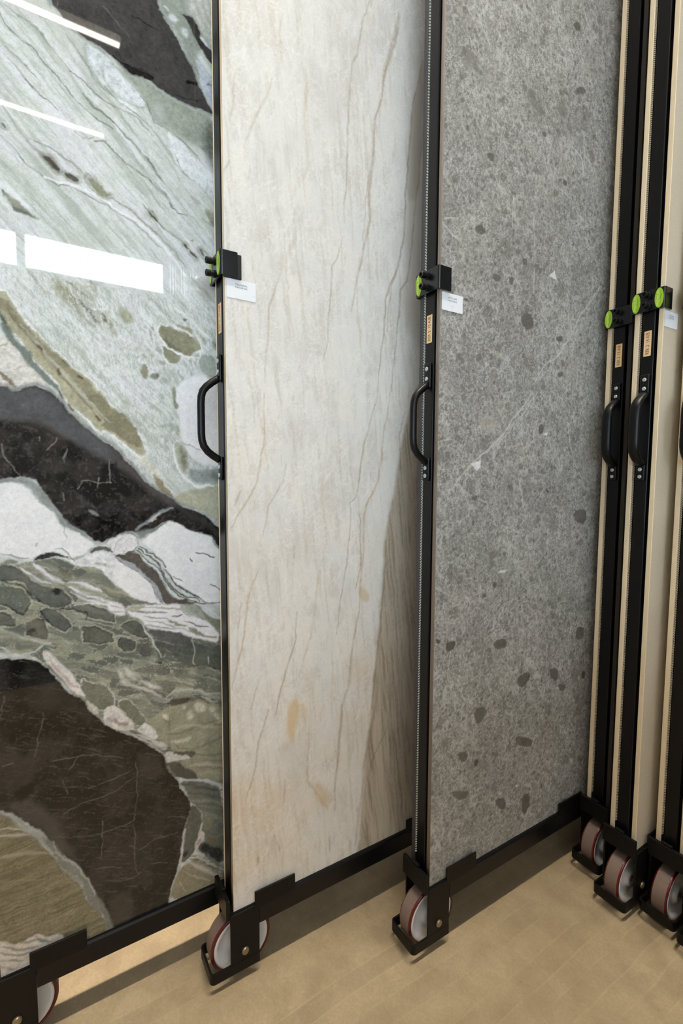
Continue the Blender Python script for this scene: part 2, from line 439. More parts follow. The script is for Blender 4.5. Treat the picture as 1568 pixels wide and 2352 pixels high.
class Stone:
    """paints a stone pattern in slab millimetres (y, z) onto the slab's own vertices"""
    def __init__(s, X, Y, Z, base, rough=1.0):
        s.X = X; s.y = Y; s.z = Z
        s.rgb = np.tile(lin(base), (len(Y), 1))
        k = rough
        s.wy = Y + 10 * (fbm(Y / 45, Z / 45, 11) - .5) + k * 6 * (fbm(Y / 15, Z / 15, 21, 4, .6) - .5) + k * 1.5 * (fbm(Y / 5.5, Z / 4.2, 23, 2) - .5)
        s.wz = Z + 10 * (fbm(Y / 45, Z / 45, 31) - .5) + k * 6 * (fbm(Y / 15, Z / 15, 41, 4, .6) - .5) + k * 1.5 * (fbm(Y / 5.5, Z / 4.2, 43, 2) - .5)
        s.n3 = fbm(Y / 22, Z / 22, 55, 4); s.n4 = fbm(Y / 5, Z / 5, 57, 4, .7); s.n1 = fbm(Y / 14, Z / 14, 51, 4); s.n2 = fbm(Y / 4.5, Z / 4.5, 61, 3)
    def put(s, idx, m, col, amt=1.0):
        c = col(idx) if callable(col) else np.tile(lin(col), (len(idx), 1))
        m = np.clip(m * amt, 0, 1)[:, None]
        s.rgb[idx] = s.rgb[idx] * (1 - m) + c * m
    def sub(s, P, pad):
        return np.nonzero((s.wy > P[:, 0].min() - pad) & (s.wy < P[:, 0].max() + pad) & (s.wz > P[:, 1].min() - pad) & (s.wz < P[:, 1].max() + pad))[0]
    def grain(s): pass
    def sdf(s, px, pad=12.0, round_=True):
        pad += 6
        # shapes that leave the photograph run on over the rest of the slab
        px = [(x - 120 if x < -5 else x, y - 170 if y < -4 else y) for x, y in px]
        P = on_plane(px, s.X)
        for _ in range(1 if round_ else 0):          # round the corners
            Q = np.roll(P, -1, 0); P = np.stack([P * .75 + Q * .25, P * .25 + Q * .75], 1).reshape(-1, 2)
        idx = s.sub(P, pad)
        x = s.wy[idx]; y = s.wz[idx]
        d = np.full(len(idx), 1e9); ins = np.zeros(len(idx), bool); n = len(P)
        for i in range(n):
            a = P[i]; b = P[(i + 1) % n]; e = b - a; L = max((e * e).sum(), 1e-9)
            t = np.clip(((x - a[0]) * e[0] + (y - a[1]) * e[1]) / L, 0, 1)
            d = np.minimum(d, np.hypot(x - a[0] - t * e[0], y - a[1] - t * e[1]))
            c = ((a[1] > y) != (b[1] > y))
            xx = (b[0] - a[0]) * (y - a[1]) / ((b[1] - a[1]) or 1e-9) + a[0]
            ins ^= c & (x < xx)
        return idx, np.where(ins, -d, d)
    def poly(s, px, col, soft=1.6, amt=1.0, grow=0.0, rim=None, mottle=.5, round_=True):
        """rim = list of (offset mm, width mm, colour, amount) bands that follow the outline"""
        pad = 14 + (max(abs(r[0]) + r[1] for r in rim) if rim else 0)
        idx, d = s.sdf(px, pad + soft, round_)
        d = d - grow + 2.6 * (s.n4[idx] - .5)
        s.put(idx, 1 - sm(-soft, soft, d), col, amt)
        for (off, w, c, a) in rim or ():
            s.put(idx, np.exp(-((d - off - 5 * (s.n3[idx] - .5)) / (w * (.5 + 1.1 * s.n3[idx]))) ** 2) * sm(.28, .62, s.n1[idx] * .6 + s.n4[idx] * .4), c, a * 1.15)
        # every patch has its own cloudiness
        if amt > .7 and mottle:
            q = (1 - sm(-soft, soft, d)) * mottle
            k = 1 + q * (1.1 * (s.n4[idx] - .5) + .8 * (s.n3[idx] - .5))
            s.rgb[idx] *= k[:, None]
        return idx, d
    def line(s, px, col, w=1.2, amt=0.8, brk=0.5, taper=True, jit=0.0):
        P = on_plane(px, s.X); idx = s.sub(P, 3 * w + 6)
        x = s.wy[idx] + (jit * (s.n4[idx] - .5)); y = s.wz[idx]
        d = np.full(len(idx), 1e9); tt = np.zeros(len(idx)); n = len(P)
        for i in range(n - 1):
            a = P[i]; b = P[i + 1]; e = b - a; L = max((e * e).sum(), 1e-9)
            t = np.clip(((x - a[0]) * e[0] + (y - a[1]) * e[1]) / L, 0, 1)
            q = np.hypot(x - a[0] - t * e[0], y - a[1] - t * e[1])
            k = q < d; d = np.where(k, q, d); tt = np.where(k, (i + t) / (n - 1), tt)
        ww = np.maximum(w, .9) * (0.6 + 0.8 * s.n1[idx])
        if taper: ww = np.maximum(ww * (0.3 + 0.7 * np.sin(np.pi * np.clip(tt, 0.03, 0.97)) ** 0.6), 1.0)
        m = np.exp(-(d / ww) ** 2) * (1 - brk * sm(.42, .62, s.n1[idx]))
        s.put(idx, m, col, amt)

def slab_mesh(name, x_face, ycols, z0, z1, dz, paint, thick=0.012, dense=None):
    """slab with a finely divided painted face at +x and a plain body behind"""
    ys = np.array(ycols); zs = np.arange(z0, z1 + dz * 0.5, dz)
    ny, nz = len(ys), len(zs)
    Y, Z = np.meshgrid(ys, zs)
    Y = Y.ravel(); Z = Z.ravel()
    rgb = paint(x_face, Y * 1000, Z * 1000)
    zt = zs[-1]
    co = np.stack([np.full(len(Y), x_face), Y, Z], 1)
    extra = np.array([(x_face - thick, y, z) for y in (ys[0], ys[-1]) for z in (z0, zt)] + [(x_face, y, z) for y in (ys[0], ys[-1]) for z in (z0, zt)])
    n0 = len(co); co = np.concatenate([co, extra])
    ii = (np.arange(nz - 1)[:, None] * ny + np.arange(ny - 1)[None]).ravel()
    quads = np.stack([ii, ii + 1, ii + 1 + ny, ii + ny], 1)
    b = n0
    sides = np.array([(b + 0, b + 2, b + 6, b + 4), (b + 1, b + 5, b + 7, b + 3), (b + 0, b + 4, b + 5, b + 1), (b + 2, b + 3, b + 7, b + 6), (b + 0, b + 1, b + 3, b + 2)])
    q = np.concatenate([quads, sides])
    me = bpy.data.meshes.new(name)
    me.vertices.add(len(co)); me.vertices.foreach_set('co', co.astype(np.float32).ravel())
    me.loops.add(q.size); me.loops.foreach_set('vertex_index', q.ravel().astype(np.int32))
    me.polygons.add(len(q)); me.polygons.foreach_set('loop_start', (np.arange(len(q)) * 4).astype(np.int32))
    mi = np.zeros(len(q), np.int32); mi[len(quads):] = 1
    me.polygons.foreach_set('material_index', mi)
    ca = me.color_attributes.new('stone', 'FLOAT_COLOR', 'POINT')
    c4 = np.ones((len(co), 4), np.float32); c4[:n0, :3] = rgb; c4[n0:, :3] = rgb.mean(0)
    ca.data.foreach_set('color', c4.ravel())
    me.update(calc_edges=True); me.validate()
    return me

def cols(a, b, fine, end, coarse=0.02):
    v = list(np.arange(a, b, fine)); v += list(np.arange(b, end + 1e-6, coarse)); return v

def crop(ox, oy, sc, pts):
    return [(ox + x / sc, oy + y / sc) for x, y in pts]

def paint_green(X, Y, Z):
    s = Stone(X, Y, Z, (200, 209, 203))
    a6, a5 = 6.031, 5.879
    A = lambda p: crop(0, 0, a6, p)
    B = lambda p: crop(240, 0, a6, p)
    C = lambda p: crop(0, 360, a6, p)
    D = lambda p: crop(250, 360, a6, p)
    E_ = lambda p: crop(0, 620, a6, p)
    F_ = lambda p: crop(250, 700, a5, p)
    G = lambda p: crop(0, 860, a6, p)
    H = lambda p: crop(250, 1000, a5, p)
    I_ = lambda p: crop(0, 1240, a6, p)
    J = lambda p: crop(250, 1240, a5, p)
    K = lambda p: crop(250, 1600, a5, p)
    Lc = lambda p: crop(0, 1800, a6, p)
    M = lambda p: crop(250, 1900, 5.407, p)
    n = (s.wy + s.wz) / 1.414; t = (s.wy - s.wz) / 1.414
    ALL = np.arange(len(Y))
    st1 = fbm(n / 9, t / 110, 71, 4); st2 = fbm(n / 3.2, t / 70, 81, 3); cl = fbm(s.wy / 60, s.wz / 60, 91, 4)
    s.put(ALL, sm(.5, .75, st1), (168, 180, 165), .75)
    s.put(ALL, sm(.52, .3, st1), (214, 219, 222), .7)
    s.put(ALL, sm(.6, .8, st2), (150, 163, 148), .45)
    s.put(ALL, sm(.55, .75, cl), (206, 206, 214), .5)
    s.put(ALL, sm(.5, .3, cl), (190, 200, 184), .4)
    fine = fbm(n / 1.6, t / 14, 95, 2)
    s.put(ALL, sm(.62, .8, fine), (158, 172, 165), .35)
    DK = (70, 67, 66)  # upper dark stone, pale ceiling haze included in its tone
    # --- top: green band left of the dark body
    s.poly(A([(500, -30), (900, 200), (1100, 450), (1300, 600), (1568, 800), (1568, 1450), (1300, 1250), (1150, 950), (1000, 650), (600, 250), (200, 0)]), (176, 188, 174), 14, .55)
    s.poly(B([(230, 950), (540, 1080), (760, 1230), (900, 1330), (1250, 1520), (1500, 1640), (1520, 2250), (1330, 2050), (1150, 1950), (1000, 1850), (850, 1750), (720, 1700), (600, 1500), (540, 1350), (430, 1180), (300, 1040)]), (148, 160, 138), 6, .85)
    s.poly(B([(1400, 1750), (1520, 1720), (1520, 2400), (1430, 2250), (1380, 2000)]), (70, 82, 68), 14, .75)
    s.poly(B([(700, 1400), (800, 1450), (860, 1650), (760, 1700), (680, 1560)]), (182, 192, 192), 8, .6)
    s.poly(B([(600, -40), (1540, -40), (1540, 700), (1380, 600), (1290, 850), (1330, 1100), (1300, 1180), (1240, 980), (1130, 780), (1060, 560), (860, 250), (740, 60)]), (140, 152, 136), 6, .9)
    s.poly(B([(1060, -40), (1540, -40), (1540, 740), (1440, 600), (1330, 420), (1230, 230), (1130, 150)]), (196, 200, 186), 10, .95)
    for k in range(7):
        s.line(B([(1180 + 50 * k, -30), (1290 + 45 * k, 250), (1400 + 40 * k, 520 - 40 * k)]), (160, 172, 150) if k % 2 else (214, 216, 206), 2.2, .5)
    s.poly(A([(560, -40), (700, 60), (790, 140), (840, 240), (960, 340), (1150, 520), (1290, 580), (1400, 660)]) +
           B([(60, 740), (220, 890), (330, 990), (480, 1050), (650, 1120), (800, 1230), (960, 1340), (1100, 1410), (1250, 1500), (1480, 1590), (1530, 1600), (1400, 1400), (1300, 1150), (1230, 960), (1120, 760), (1060, 620), (920, 400), (840, 240), (720, 80), (640, -40)]), DK, 2.2, 1, 0,
           [(2.5, 2.5, (120, 132, 132), .65), (5, 1.6, (176, 186, 178), .4)])
    s.poly(B([(240, 860), (400, 930), (600, 1010), (700, 1080), (640, 1110), (500, 1060), (340, 990)]), (40, 36, 34), 1.5, .8)
    s.line(B([(120, 770), (250, 880), (420, 930), (560, 980), (680, 1070)]), (24, 24, 24), 1.3, .9)
    s.line(B([(360, 210), (480, 250), (600, 340), (740, 420)]), (36, 34, 34), 1.5, .8)
    s.line(B([(0, 90), (180, 300), (320, 500)]), (120, 122, 122), .7, .7)
    s.poly(B([(1110, 1080), (1200, 1110), (1290, 1100), (1290, 1180), (1220, 1150), (1130, 1140)]), (24, 22, 22), 1.2, .9)
    s.line(B([(1000, 1300), (1200, 1370), (1290, 1420)]), (34, 32, 32), 1.4, .8)
    # right of the dark body
    s.poly(B([(1040, 170), (1120, 210), (1180, 220), (1240, 260), (1310, 380), (1345, 500), (1340, 560), (1450, 660), (1540, 780), (1540, 960), (1440, 840), (1350, 680), (1290, 600), (1200, 420), (1130, 270)]), (52, 48, 46), 1.6, .95, 0, [(2.5, 2, (120, 136, 120), .5)])
    s.poly(B([(820, 90), (870, 110), (900, 160), (860, 150)]), (214, 220, 226), 3, .9)
    s.poly(B([(880, 200), (960, 210), (1000, 290), (970, 310), (900, 260)]), (204, 212, 218), 4, .9)
    s.poly(B([(1060, 390), (1140, 400), (1170, 500), (1120, 530), (1060, 460)]), (214, 220, 224), 5, .9)
    s.poly(B([(1340, 500), (1400, 560), (1470, 680), (1430, 650), (1350, 560)]), (214, 224, 230), 2, .9)
    s.poly(B([(1260, 830), (1320, 860), (1440, 1020), (1520, 1140), (1530, 1520), (1440, 1420), (1360, 1240), (1330, 1100)]), (188, 198, 212), 3, .95)
    s.line(B([(1420, 1150), (1500, 1190)]), (70, 70, 50), 3, .8)
    # white lenses
    s.poly(A([(1180, 560), (1290, 640), (1380, 700), (1480, 800), (1568, 900), (1568, 1290), (1420, 1150), (1300, 1000), (1230, 850)]), (198, 210, 214), 3, .9, 0, [(2, 2.4, (150, 160, 138), .55)])
    s.poly(B([(0, 860), (120, 920), (280, 1070), (400, 1160), (500, 1310), (570, 1400), (550, 1480), (450, 1480), (300, 1400), (120, 1250), (0, 1080)]), (202, 212, 216), 3, .92, 0, [(2, 2.2, (146, 158, 134), .5)])
    s.poly(B([(140, 1330), (300, 1420), (430, 1500), (500, 1600), (380, 1580), (240, 1500)]), (214, 220, 222), 2, .9)
    s.poly(B([(590, 1640), (650, 1700), (730, 1820), (690, 1830), (640, 1760)]), (214, 218, 220), 1.5, .9)
    s.poly(B([(850, 1800), (960, 1900), (1080, 1960), (1200, 2150), (1300, 2230), (1400, 2360), (1420, 2400), (1080, 2400), (980, 2250), (900, 2050)]), (212, 217, 221), 3, .92)
    s.poly(D([(880, -40), (1130, -20), (1250, 100), (1470, 290), (1470, 640), (1360, 500), (1180, 330), (1040, 200)]), (208, 216, 218), 4, .9)
    s.line(D([(920, -30), (980, 130), (1100, 290), (1190, 340)]), (110, 124, 118), 2, .6)
    s.line(D([(1360, 270), (1360, 420), (1350, 500)]), (150, 162, 152), 1.6, .6)
    # long veins of the pale field
    G1 = (92, 108, 92)
    for px, w, c, am in (
        (A([(0, 170), (60, 290), (160, 420), (300, 560), (430, 640), (540, 770), (640, 900), (760, 1020), (900, 1180), (1050, 1370), (1200, 1500), (1370, 1680), (1568, 1800)]), 1.5, G1, .8),
        (A([(60, 40), (260, 200), (400, 300), (520, 420), (700, 630), (800, 760), (980, 1000)]), 2.2, (118, 132, 112), .7),
        (A([(100, 660), (260, 820), (390, 950), (500, 1060)]), 1.5, G1, .8),
        (A([(110, 800), (260, 980), (420, 1150), (560, 1310), (680, 1410), (800, 1540)]), 1.6, (88, 98, 76), .85),
        (A([(900, 480), (1100, 700), (1200, 880), (1300, 1080), (1420, 1200), (1568, 1330)]), 2.6, (128, 142, 118), .75),
        (A([(960, 1000), (1100, 1090), (1200, 1170), (1330, 1300), (1460, 1420), (1568, 1480)]), 1.6, G1, .8),
        (A([(1160, 1290), (1300, 1480), (1440, 1600), (1568, 1720)]), 2.6, (96, 114, 92), .85),
        (A([(370, 1950), (480, 2060), (580, 2130)]), 3.2, (108, 118, 106), .7),
        (A([(430, 1920), (620, 2020), (820, 2150), (1000, 2260), (1150, 2400)]), 1.5, (112, 120, 92), .7),
        (A([(0, 1450), (100, 1580), (200, 1720), (330, 1880), (420, 1960)]), 2.4, (150, 158, 134), .7),
        (A([(1030, 1830), (1120, 1910), (1200, 1930), (1280, 1910)]), 1.2, (110, 112, 88), .7),
        (A([(1300, 1960), (1440, 1970), (1568, 2090)]), 1.4, (104, 112, 86), .8),
        (A([(30, 1880), (180, 2050), (300, 2200), (360, 2290)]), 1.3, (130, 144, 140), .7),
        (B([(0, 1180), (120, 1330), (230, 1440), (400, 1550), (520, 1650), (640, 1760)]), 1.8, (112, 124, 108), .7),
        (B([(0, 1620), (100, 1690), (240, 1830), (380, 1960), (480, 2080), (580, 2180), (700, 2350)]), 2.2, (104, 120, 108), .8),
        (B([(0, 1400), (170, 1500), (330, 1570), (480, 1660), (560, 1760), (650, 1880)]), 1.6, (118, 132, 112), .7),
        (B([(500, 1330), (580, 1420), (620, 1530), (700, 1700)]), 1.8, (96, 112, 100), .8),
        (B([(720, 1700), (880, 1800), (1020, 1900), (1160, 2030), (1290, 2160)]), 2.0, (110, 122, 100), .7),
        (B([(10, 1970), (80, 2070), (180, 2150), (300, 2270), (400, 2350)]), 1.8, (110, 116, 84), .75),
        (D([(500, 0), (560, 70), (620, 160), (700, 280), (780, 370)]), 2.2, (96, 116, 104), .8),
        (D([(170, 20), (240, 90), (330, 140), (400, 190), (480, 260), (540, 290), (590, 370), (650, 440), (760, 510), (840, 590), (870, 700), (960, 790), (1080, 800)]), 2.2, (96, 106, 74), .85),
        (D([(440, 660), (520, 740), (600, 840), (700, 940), (800, 1030), (920, 1110), (1010, 1190), (1140, 1320), (1250, 1420)]), 2.0, (104, 114, 96), .8),
        (D([(0, 560), (150, 640), (280, 730), (400, 860), (560, 980), (680, 1080), (770, 1190), (900, 1320), (960, 1410), (1080, 1530)]), 2.4, (128, 136, 100), .8),
        (D([(0, 690), (140, 780), (270, 870), (380, 960), (520, 1060), (600, 1150), (700, 1260)]), 1.5, (104, 118, 104), .8),
        (D([(1140, 560), (1200, 610), (1260, 660)]), 3.6, (130, 134, 102), .7),
        (D([(1280, 860), (1400, 940), (1470, 1010)]), 1.3, (112, 126, 112), .7),
        (C([(280, 20), (380, 130), (520, 220), (700, 330), (820, 400), (940, 400)]), 1.5, (112, 122, 108), .8),
        (C([(950, 400), (1080, 470), (1200, 540), (1380, 640), (1500, 680), (1568, 720)]), 1.5, (104, 122, 116), .85),
        (C([(0, 50), (150, 190), (260, 260)]), 1.6, (160, 168, 156), .6),
        (C([(380, 1590), (480, 1700), (560, 1830), (640, 1960)]), 2.2, (130, 138, 96), .75),
        (C([(450, 560), (560, 670), (640, 760)]), 1.5, (156, 160, 140), .6)):
        s.line(px, c, w, am)
    s.line(C([(0, 340), (60, 360), (200, 520), (330, 640), (440, 720)]), (216, 224, 228), 6, .7)
    s.line(C([(620, 280), (820, 360), (960, 380), (1100, 440), (1250, 500), (1400, 560), (1568, 690)]), (226, 230, 232), 3.6, .9, .1)
    s.line(D([(-60, 590), (60, 690), (200, 790), (320, 870), (450, 950), (560, 1040), (700, 1170), (800, 1330), (900, 1430), (980, 1530), (1060, 1640)]), (224, 228, 230), 4.2, .9, .1)
    # lens-shaped eyes
    ey = [(2.5, 2.5, (140, 148, 128), .6)]
    s.poly(A([(20, 1690), (60, 1710), (90, 1760), (70, 1765), (40, 1730)]), (70, 64, 56), 1.6, .9, 0, ey)
    s.poly(A([(560, 2125), (640, 2160), (720, 2240), (790, 2320), (830, 2400), (780, 2380), (700, 2320), (620, 2230)]), (84, 76, 58), 2, .95, 0, ey)
    s.poly(C([(590, -20), (700, 20), (760, 90), (830, 180), (790, 190), (720, 120), (640, 50)]), (84, 74, 58), 2, .95, 0, ey)
    s.poly(C([(870, 200), (960, 240), (1060, 290), (1110, 350), (1060, 365), (980, 320), (900, 270)]), (88, 78, 62), 1.8, .95, 0, ey)
    s.poly(C([(1200, 260), (1290, 320), (1380, 390), (1450, 470), (1560, 540), (1460, 560), (1370, 520), (1290, 440)]), (142, 144, 104), 2, .95, 0, ey)
    s.poly(C([(0, 430), (60, 480), (160, 560), (260, 620), (340, 700), (440, 790), (580, 890), (440, 840), (300, 790), (170, 720), (110, 610), (20, 500)]), (142, 148, 122), 3, .95)
    s.poly(C([(160, 690), (260, 720), (360, 760), (480, 830), (380, 820), (220, 760)]), (84, 98, 104), 2.5, .7)
    s.poly(C([(20, 440), (60, 490), (50, 540), (20, 490)]), (70, 84, 84), 2, .7)
    s.poly(D([(530, 750), (600, 800), (660, 880), (700, 940), (640, 910), (560, 830)]), (84, 78, 62), 1.8, .95, 0, ey)
    s.poly(D([(590, 740), (620, 770), (650, 830), (610, 790)]), (120, 124, 92), 1.5, .8)
    s.poly(D([(1010, 1190), (1060, 1210), (1095, 1280), (1060, 1275), (1020, 1230)]), (86, 80, 58), 1.6, .95, 0, ey)
    s.poly(D([(1120, 1300), (1180, 1340), (1250, 1420), (1190, 1400), (1130, 1350)]), (86, 80, 58), 1.6, .95, 0, ey)
    s.poly(D([(1230, 1240), (1290, 1270), (1350, 1390), (1310, 1370), (1250, 1290)]), (96, 92, 66), 2, .9, 0, ey)
    s.poly(D([(1320, 730), (1440, 760), (1480, 860), (1480, 990), (1420, 940), (1340, 820)]), (134, 134, 100), 4, .85)
    s.poly(D([(1120, 1150), (1160, 1140), (1150, 1170)]), (130, 130, 90), 2, .8)
    s.poly(D([(1380, 1000), (1480, 1050), (1490, 1250), (1400, 1180)]), (176, 188, 176), 8, .5)
    s.poly(D([(1180, 1700), (1480, 1700), (1500, 1950), (1380, 2050), (1240, 1900)]), (178, 176, 162), 10, .6)
    s.line(D([(1230, 1800), (1340, 1880), (1430, 2000)]), (136, 130, 100), 3, .6)
    # middle: folded olive patch below the mirrored window
    s.poly(E_([(700, 110), (900, 150), (1100, 180), (1300, 170), (1390, 400), (1300, 470), (1300, 520), (1400, 540), (1540, 600), (1568, 900), (1480, 760), (1390, 740), (1280, 700), (1160, 560), (1050, 500), (900, 420), (780, 280)]), (178, 182, 160), 6, .8)
    s.poly(E_([(700, 130), (800, 150), (880, 230), (980, 340), (1060, 460), (1180, 640), (1350, 800), (1200, 720), (1060, 580), (900, 430), (780, 290)]), (150, 152, 118), 4, .85)
    s.poly(E_([(1090, 380), (1160, 420), (1220, 520), (1290, 600), (1340, 680), (1390, 730), (1310, 700), (1240, 600), (1140, 480)]), (92, 98, 86), 3, .8)
    s.poly(E_([(1180, 520), (1280, 540), (1280, 620), (1230, 590)]), (110, 122, 128), 3, .7)
    s.poly(E_([(1410, 570), (1450, 610), (1480, 710), (1430, 710), (1400, 640)]), (100, 100, 82), 2, .85)
    s.line(E_([(920, 150), (1050, 240), (1150, 310), (1260, 400)]), (132, 132, 96), 2.5, .8)
    s.line(E_([(860, 180), (960, 320), (1040, 420), (1100, 470)]), (136, 136, 100), 2, .8)
    s.line(E_([(1250, 170), (1340, 230), (1370, 330)]), (124, 132, 108), 4, .7)
    s.line(E_([(1290, 540), (1370, 530), (1460, 520), (1568, 560)]), (228, 230, 228), 2, .8)
    s.line(E_([(1390, 600), (1395, 700), (1420, 760)]), (224, 226, 220), 1.5, .8)
    s.line(E_([(520, 150), (600, 300), (650, 350)]), (160, 160, 110), 2.5, .6)
    s.line(E_([(640, 150), (720, 250), (820, 370), (960, 500)]), (186, 178, 120), 3, .5)
    # F crop: green-white marble right of centre
    idx = ALL[(s.wz > 1150) & (s.wz < 1520)]
    ff = fbm(s.wy[idx] / 2.2 + s.wz[idx] / 6, s.wz[idx] / 9 - s.wy[idx] / 14, 97, 3)
    s.put(idx, sm(.56, .74, ff), (160, 174, 164), .5)
    s.put(idx, sm(.44, .28, ff), (222, 226, 222), .5)
    s.poly(F_([(0, 180), (40, 260), (20, 300), (0, 320)]), (130, 130, 90), 4, .8)
    s.poly(F_([(120, 60), (230, 40), (300, 120), (340, 200), (290, 250), (200, 210), (140, 140)]), (160, 164, 122), 6, .85)
    s.poly(F_([(160, 110), (230, 160), (290, 230), (220, 220)]), (136, 140, 98), 5, .6)
    s.poly(F_([(40, 330), (120, 320), (110, 420), (60, 410)]), (160, 166, 136), 6, .6)
    s.poly(F_([(540, 310), (570, 380), (590, 470), (600, 540), (560, 460)]), (142, 142, 100), 2.5, .8)
    s.poly(F_([(570, 290), (620, 310), (620, 360), (580, 350)]), (140, 138, 96), 2.5, .75)
    s.poly(F_([(690, 290), (760, 300), (850, 320), (950, 360), (1050, 390), (1130, 450), (1220, 540), (1230, 620), (1140, 640), (1110, 710), (1030, 710), (930, 640), (820, 590), (760, 520), (680, 410)]), (142, 142, 104), 2, .98, 0, [(3, 1.6, (226, 228, 220), .7), (-8, 3, (126, 126, 92), .4)])
    s.poly(F_([(740, 470), (850, 540), (940, 600), (1000, 690), (930, 650), (820, 590)]), (112, 112, 84), 2.5, .8)
    s.poly(F_([(1130, 400), (1220, 520), (1230, 620), (1150, 640), (1120, 500)]), (168, 164, 124), 3, .7)
    s.poly(F_([(900, 270), (980, 300), (1080, 310), (1130, 360), (1120, 400), (1030, 350), (920, 310)]), (156, 150, 104), 2.5, .85)
    s.poly(F_([(720, 540), (830, 620), (950, 690), (980, 720), (920, 800), (840, 800), (780, 730), (730, 620)]), (138, 138, 100), 2, .95, 0, [(2.5, 1.3, (226, 228, 222), .6)])
    s.line(F_([(740, 520), (800, 600), (900, 650), (980, 700), (1060, 720), (1230, 720)]), (230, 232, 226), 1.8, .95, .1)
    s.line(F_([(660, 420), (700, 480), (760, 560)]), (226, 230, 224), 1.6, .8)
    s.line(F_([(1180, 420), (1220, 520), (1250, 620), (1200, 800)]), (226, 230, 224), 2, .8)
    s.line(F_([(860, 30), (1000, 120), (1130, 240), (1300, 400), (1380, 500)]), (228, 232, 232), 2.4, .7)
    s.poly(F_([(1000, 200), (1050, 200), (1040, 235), (1010, 235)]), (96, 92, 78), 2, .9)
    s.poly(F_([(1160, 330), (1260, 420), (1330, 500), (1310, 570), (1240, 480)]), (160, 168, 136), 4, .75)
    s.poly(F_([(1230, 690), (1330, 680), (1440, 740), (1450, 980), (1350, 990), (1260, 920), (1220, 830)]), (150, 164, 146), 5, .85)
    s.poly(F_([(1380, 500), (1470, 540), (1470, 640), (1420, 600)]), (90, 96, 84), 5, .8)
    s.poly(F_([(1330, 680), (1400, 730), (1440, 820), (1380, 800)]), (116, 130, 110), 5, .5)
    for p in ([(1060, 770), (1110, 760), (1120, 790), (1080, 800)], [(1160, 770), (1190, 790), (1180, 820)], [(640, 560), (700, 600), (720, 680), (680, 660)], [(540, 680), (600, 690), (590, 730)], [(680, 740), (780, 770), (770, 820), (700, 820)], [(340, 700), (420, 700), (400, 750)], [(430, 680), (530, 700), (500, 740)]):
        s.poly(F_(p), (150, 156, 120), 3, .75)
    s.poly(F_([(180, 560), (290, 580), (460, 610), (460, 660), (340, 650), (240, 600)]), (184, 192, 172), 6, .7)
    s.poly(F_([(480, 790), (530, 820), (540, 930), (510, 1000), (460, 980), (420, 900)]), (140, 136, 98), 3, .9)
    s.poly(F_([(560, 940), (640, 930), (700, 950), (700, 1000), (620, 1010), (550, 990)]), (122, 124, 98), 3, .85)
    s.poly(F_([(640, 950), (690, 960), (690, 990), (640, 990)]), (84, 84, 64), 2, .6)
    s.poly(F_([(700, 1000), (790, 1010), (820, 1060), (770, 1090), (700, 1050)]), (150, 162, 152), 5, .7)
    s.poly(F_([(180, 1240), (260, 1230), (300, 1340), (240, 1400), (190, 1330)]), (170, 176, 148), 9, .6)
    # white patch behind the handle
    s.poly(F_([(900, 1150), (1020, 1020), (1200, 930), (1380, 1020), (1480, 1100), (1510, 1300), (1510, 2100), (1480, 2180), (1350, 2180), (1230, 2150), (1100, 2050), (1040, 1900), (1000, 1830), (960, 1700), (950, 1500), (930, 1350)]), (224, 225, 227), 4, .97, mottle=.10)
    s.poly(F_([(1360, 1300), (1500, 1250), (1510, 1650), (1400, 1700)]), (206, 196, 196), 14, .4)
    s.poly(F_([(860, 1110), (900, 1110), (910, 1200), (900, 1300), (960, 1350), (920, 1420), (880, 1400), (860, 1250)]), (138, 136, 98), 2.5, .85)
    s.poly(F_([(900, 1600), (950, 1640), (960, 1780), (910, 1780)]), (170, 178, 154), 4, .8)
    s.poly(F_([(900, 1860), (1000, 1870), (1060, 2000), (1090, 2180), (1050, 2300), (980, 2240), (900, 2080), (880, 1960)]), (168, 174, 148), 4, .9)
    s.poly(F_([(960, 1900), (1030, 1950), (1070, 2180), (1020, 2250), (960, 2080)]), (120, 120, 84), 6, .8)
    s.line(F_([(890, 1880), (870, 2040), (910, 2180), (980, 2290), (1040, 2350)]), (230, 234, 230), 2.2, .95, .1)
    s.line(F_([(920, 1800), (1010, 1870), (1100, 1880), (1180, 1930), (1280, 1980)]), (140, 130, 136), 1.5, .7)
    for p in ([(820, 1460), (850, 1560)], [(700, 1200), (740, 1280)], [(770, 1900), (810, 1960)], [(760, 2060), (800, 2110)], [(680, 1650), (840, 1640), (830, 1720)], [(720, 1780), (800, 1820), (780, 1880)]):
        s.line(F_(p), (134, 146, 130), 5, .5)
    # H crop: bottom of that patch, teal shore and olive field
    s.poly(H([(1080, 440), (1200, 470), (1330, 480), (1520, 430), (1520, 640), (1350, 660), (1200, 650), (1080, 600)]), (128, 142, 140), 6, .8)
    s.poly(H([(1330, 520), (1520, 500), (1520, 640), (1420, 620)]), (96, 106, 92), 6, .7)
    s.poly(H([(1060, 740), (1400, 660), (1530, 640), (1530, 1280), (1400, 1130), (1200, 1000), (1000, 920), (900, 860), (880, 800)]), (178, 178, 140), 4, .92)
    s.poly(H([(1100, 730), (1250, 750), (1350, 700), (1420, 690), (1330, 770), (1150, 800)]), (150, 160, 142), 6, .7)
    s.line(H([(980, 550), (1080, 620), (1200, 700), (1330, 680), (1400, 680)]), (226, 232, 232), 3, .9, .1)
    s.line(H([(890, 870), (1000, 920), (1100, 960), (1250, 1040), (1400, 1150), (1530, 1270)]), (196, 204, 202), 3.2, .9, .1)
    s.poly(H([(1420, 1120), (1450, 1130), (1440, 1150)]), (130, 120, 70), 2, .8)
    s.poly(H([(340, 230), (460, 300), (560, 400), (640, 480), (700, 590), (620, 560), (520, 480), (420, 380)]), (206, 204, 178), 4, .9)
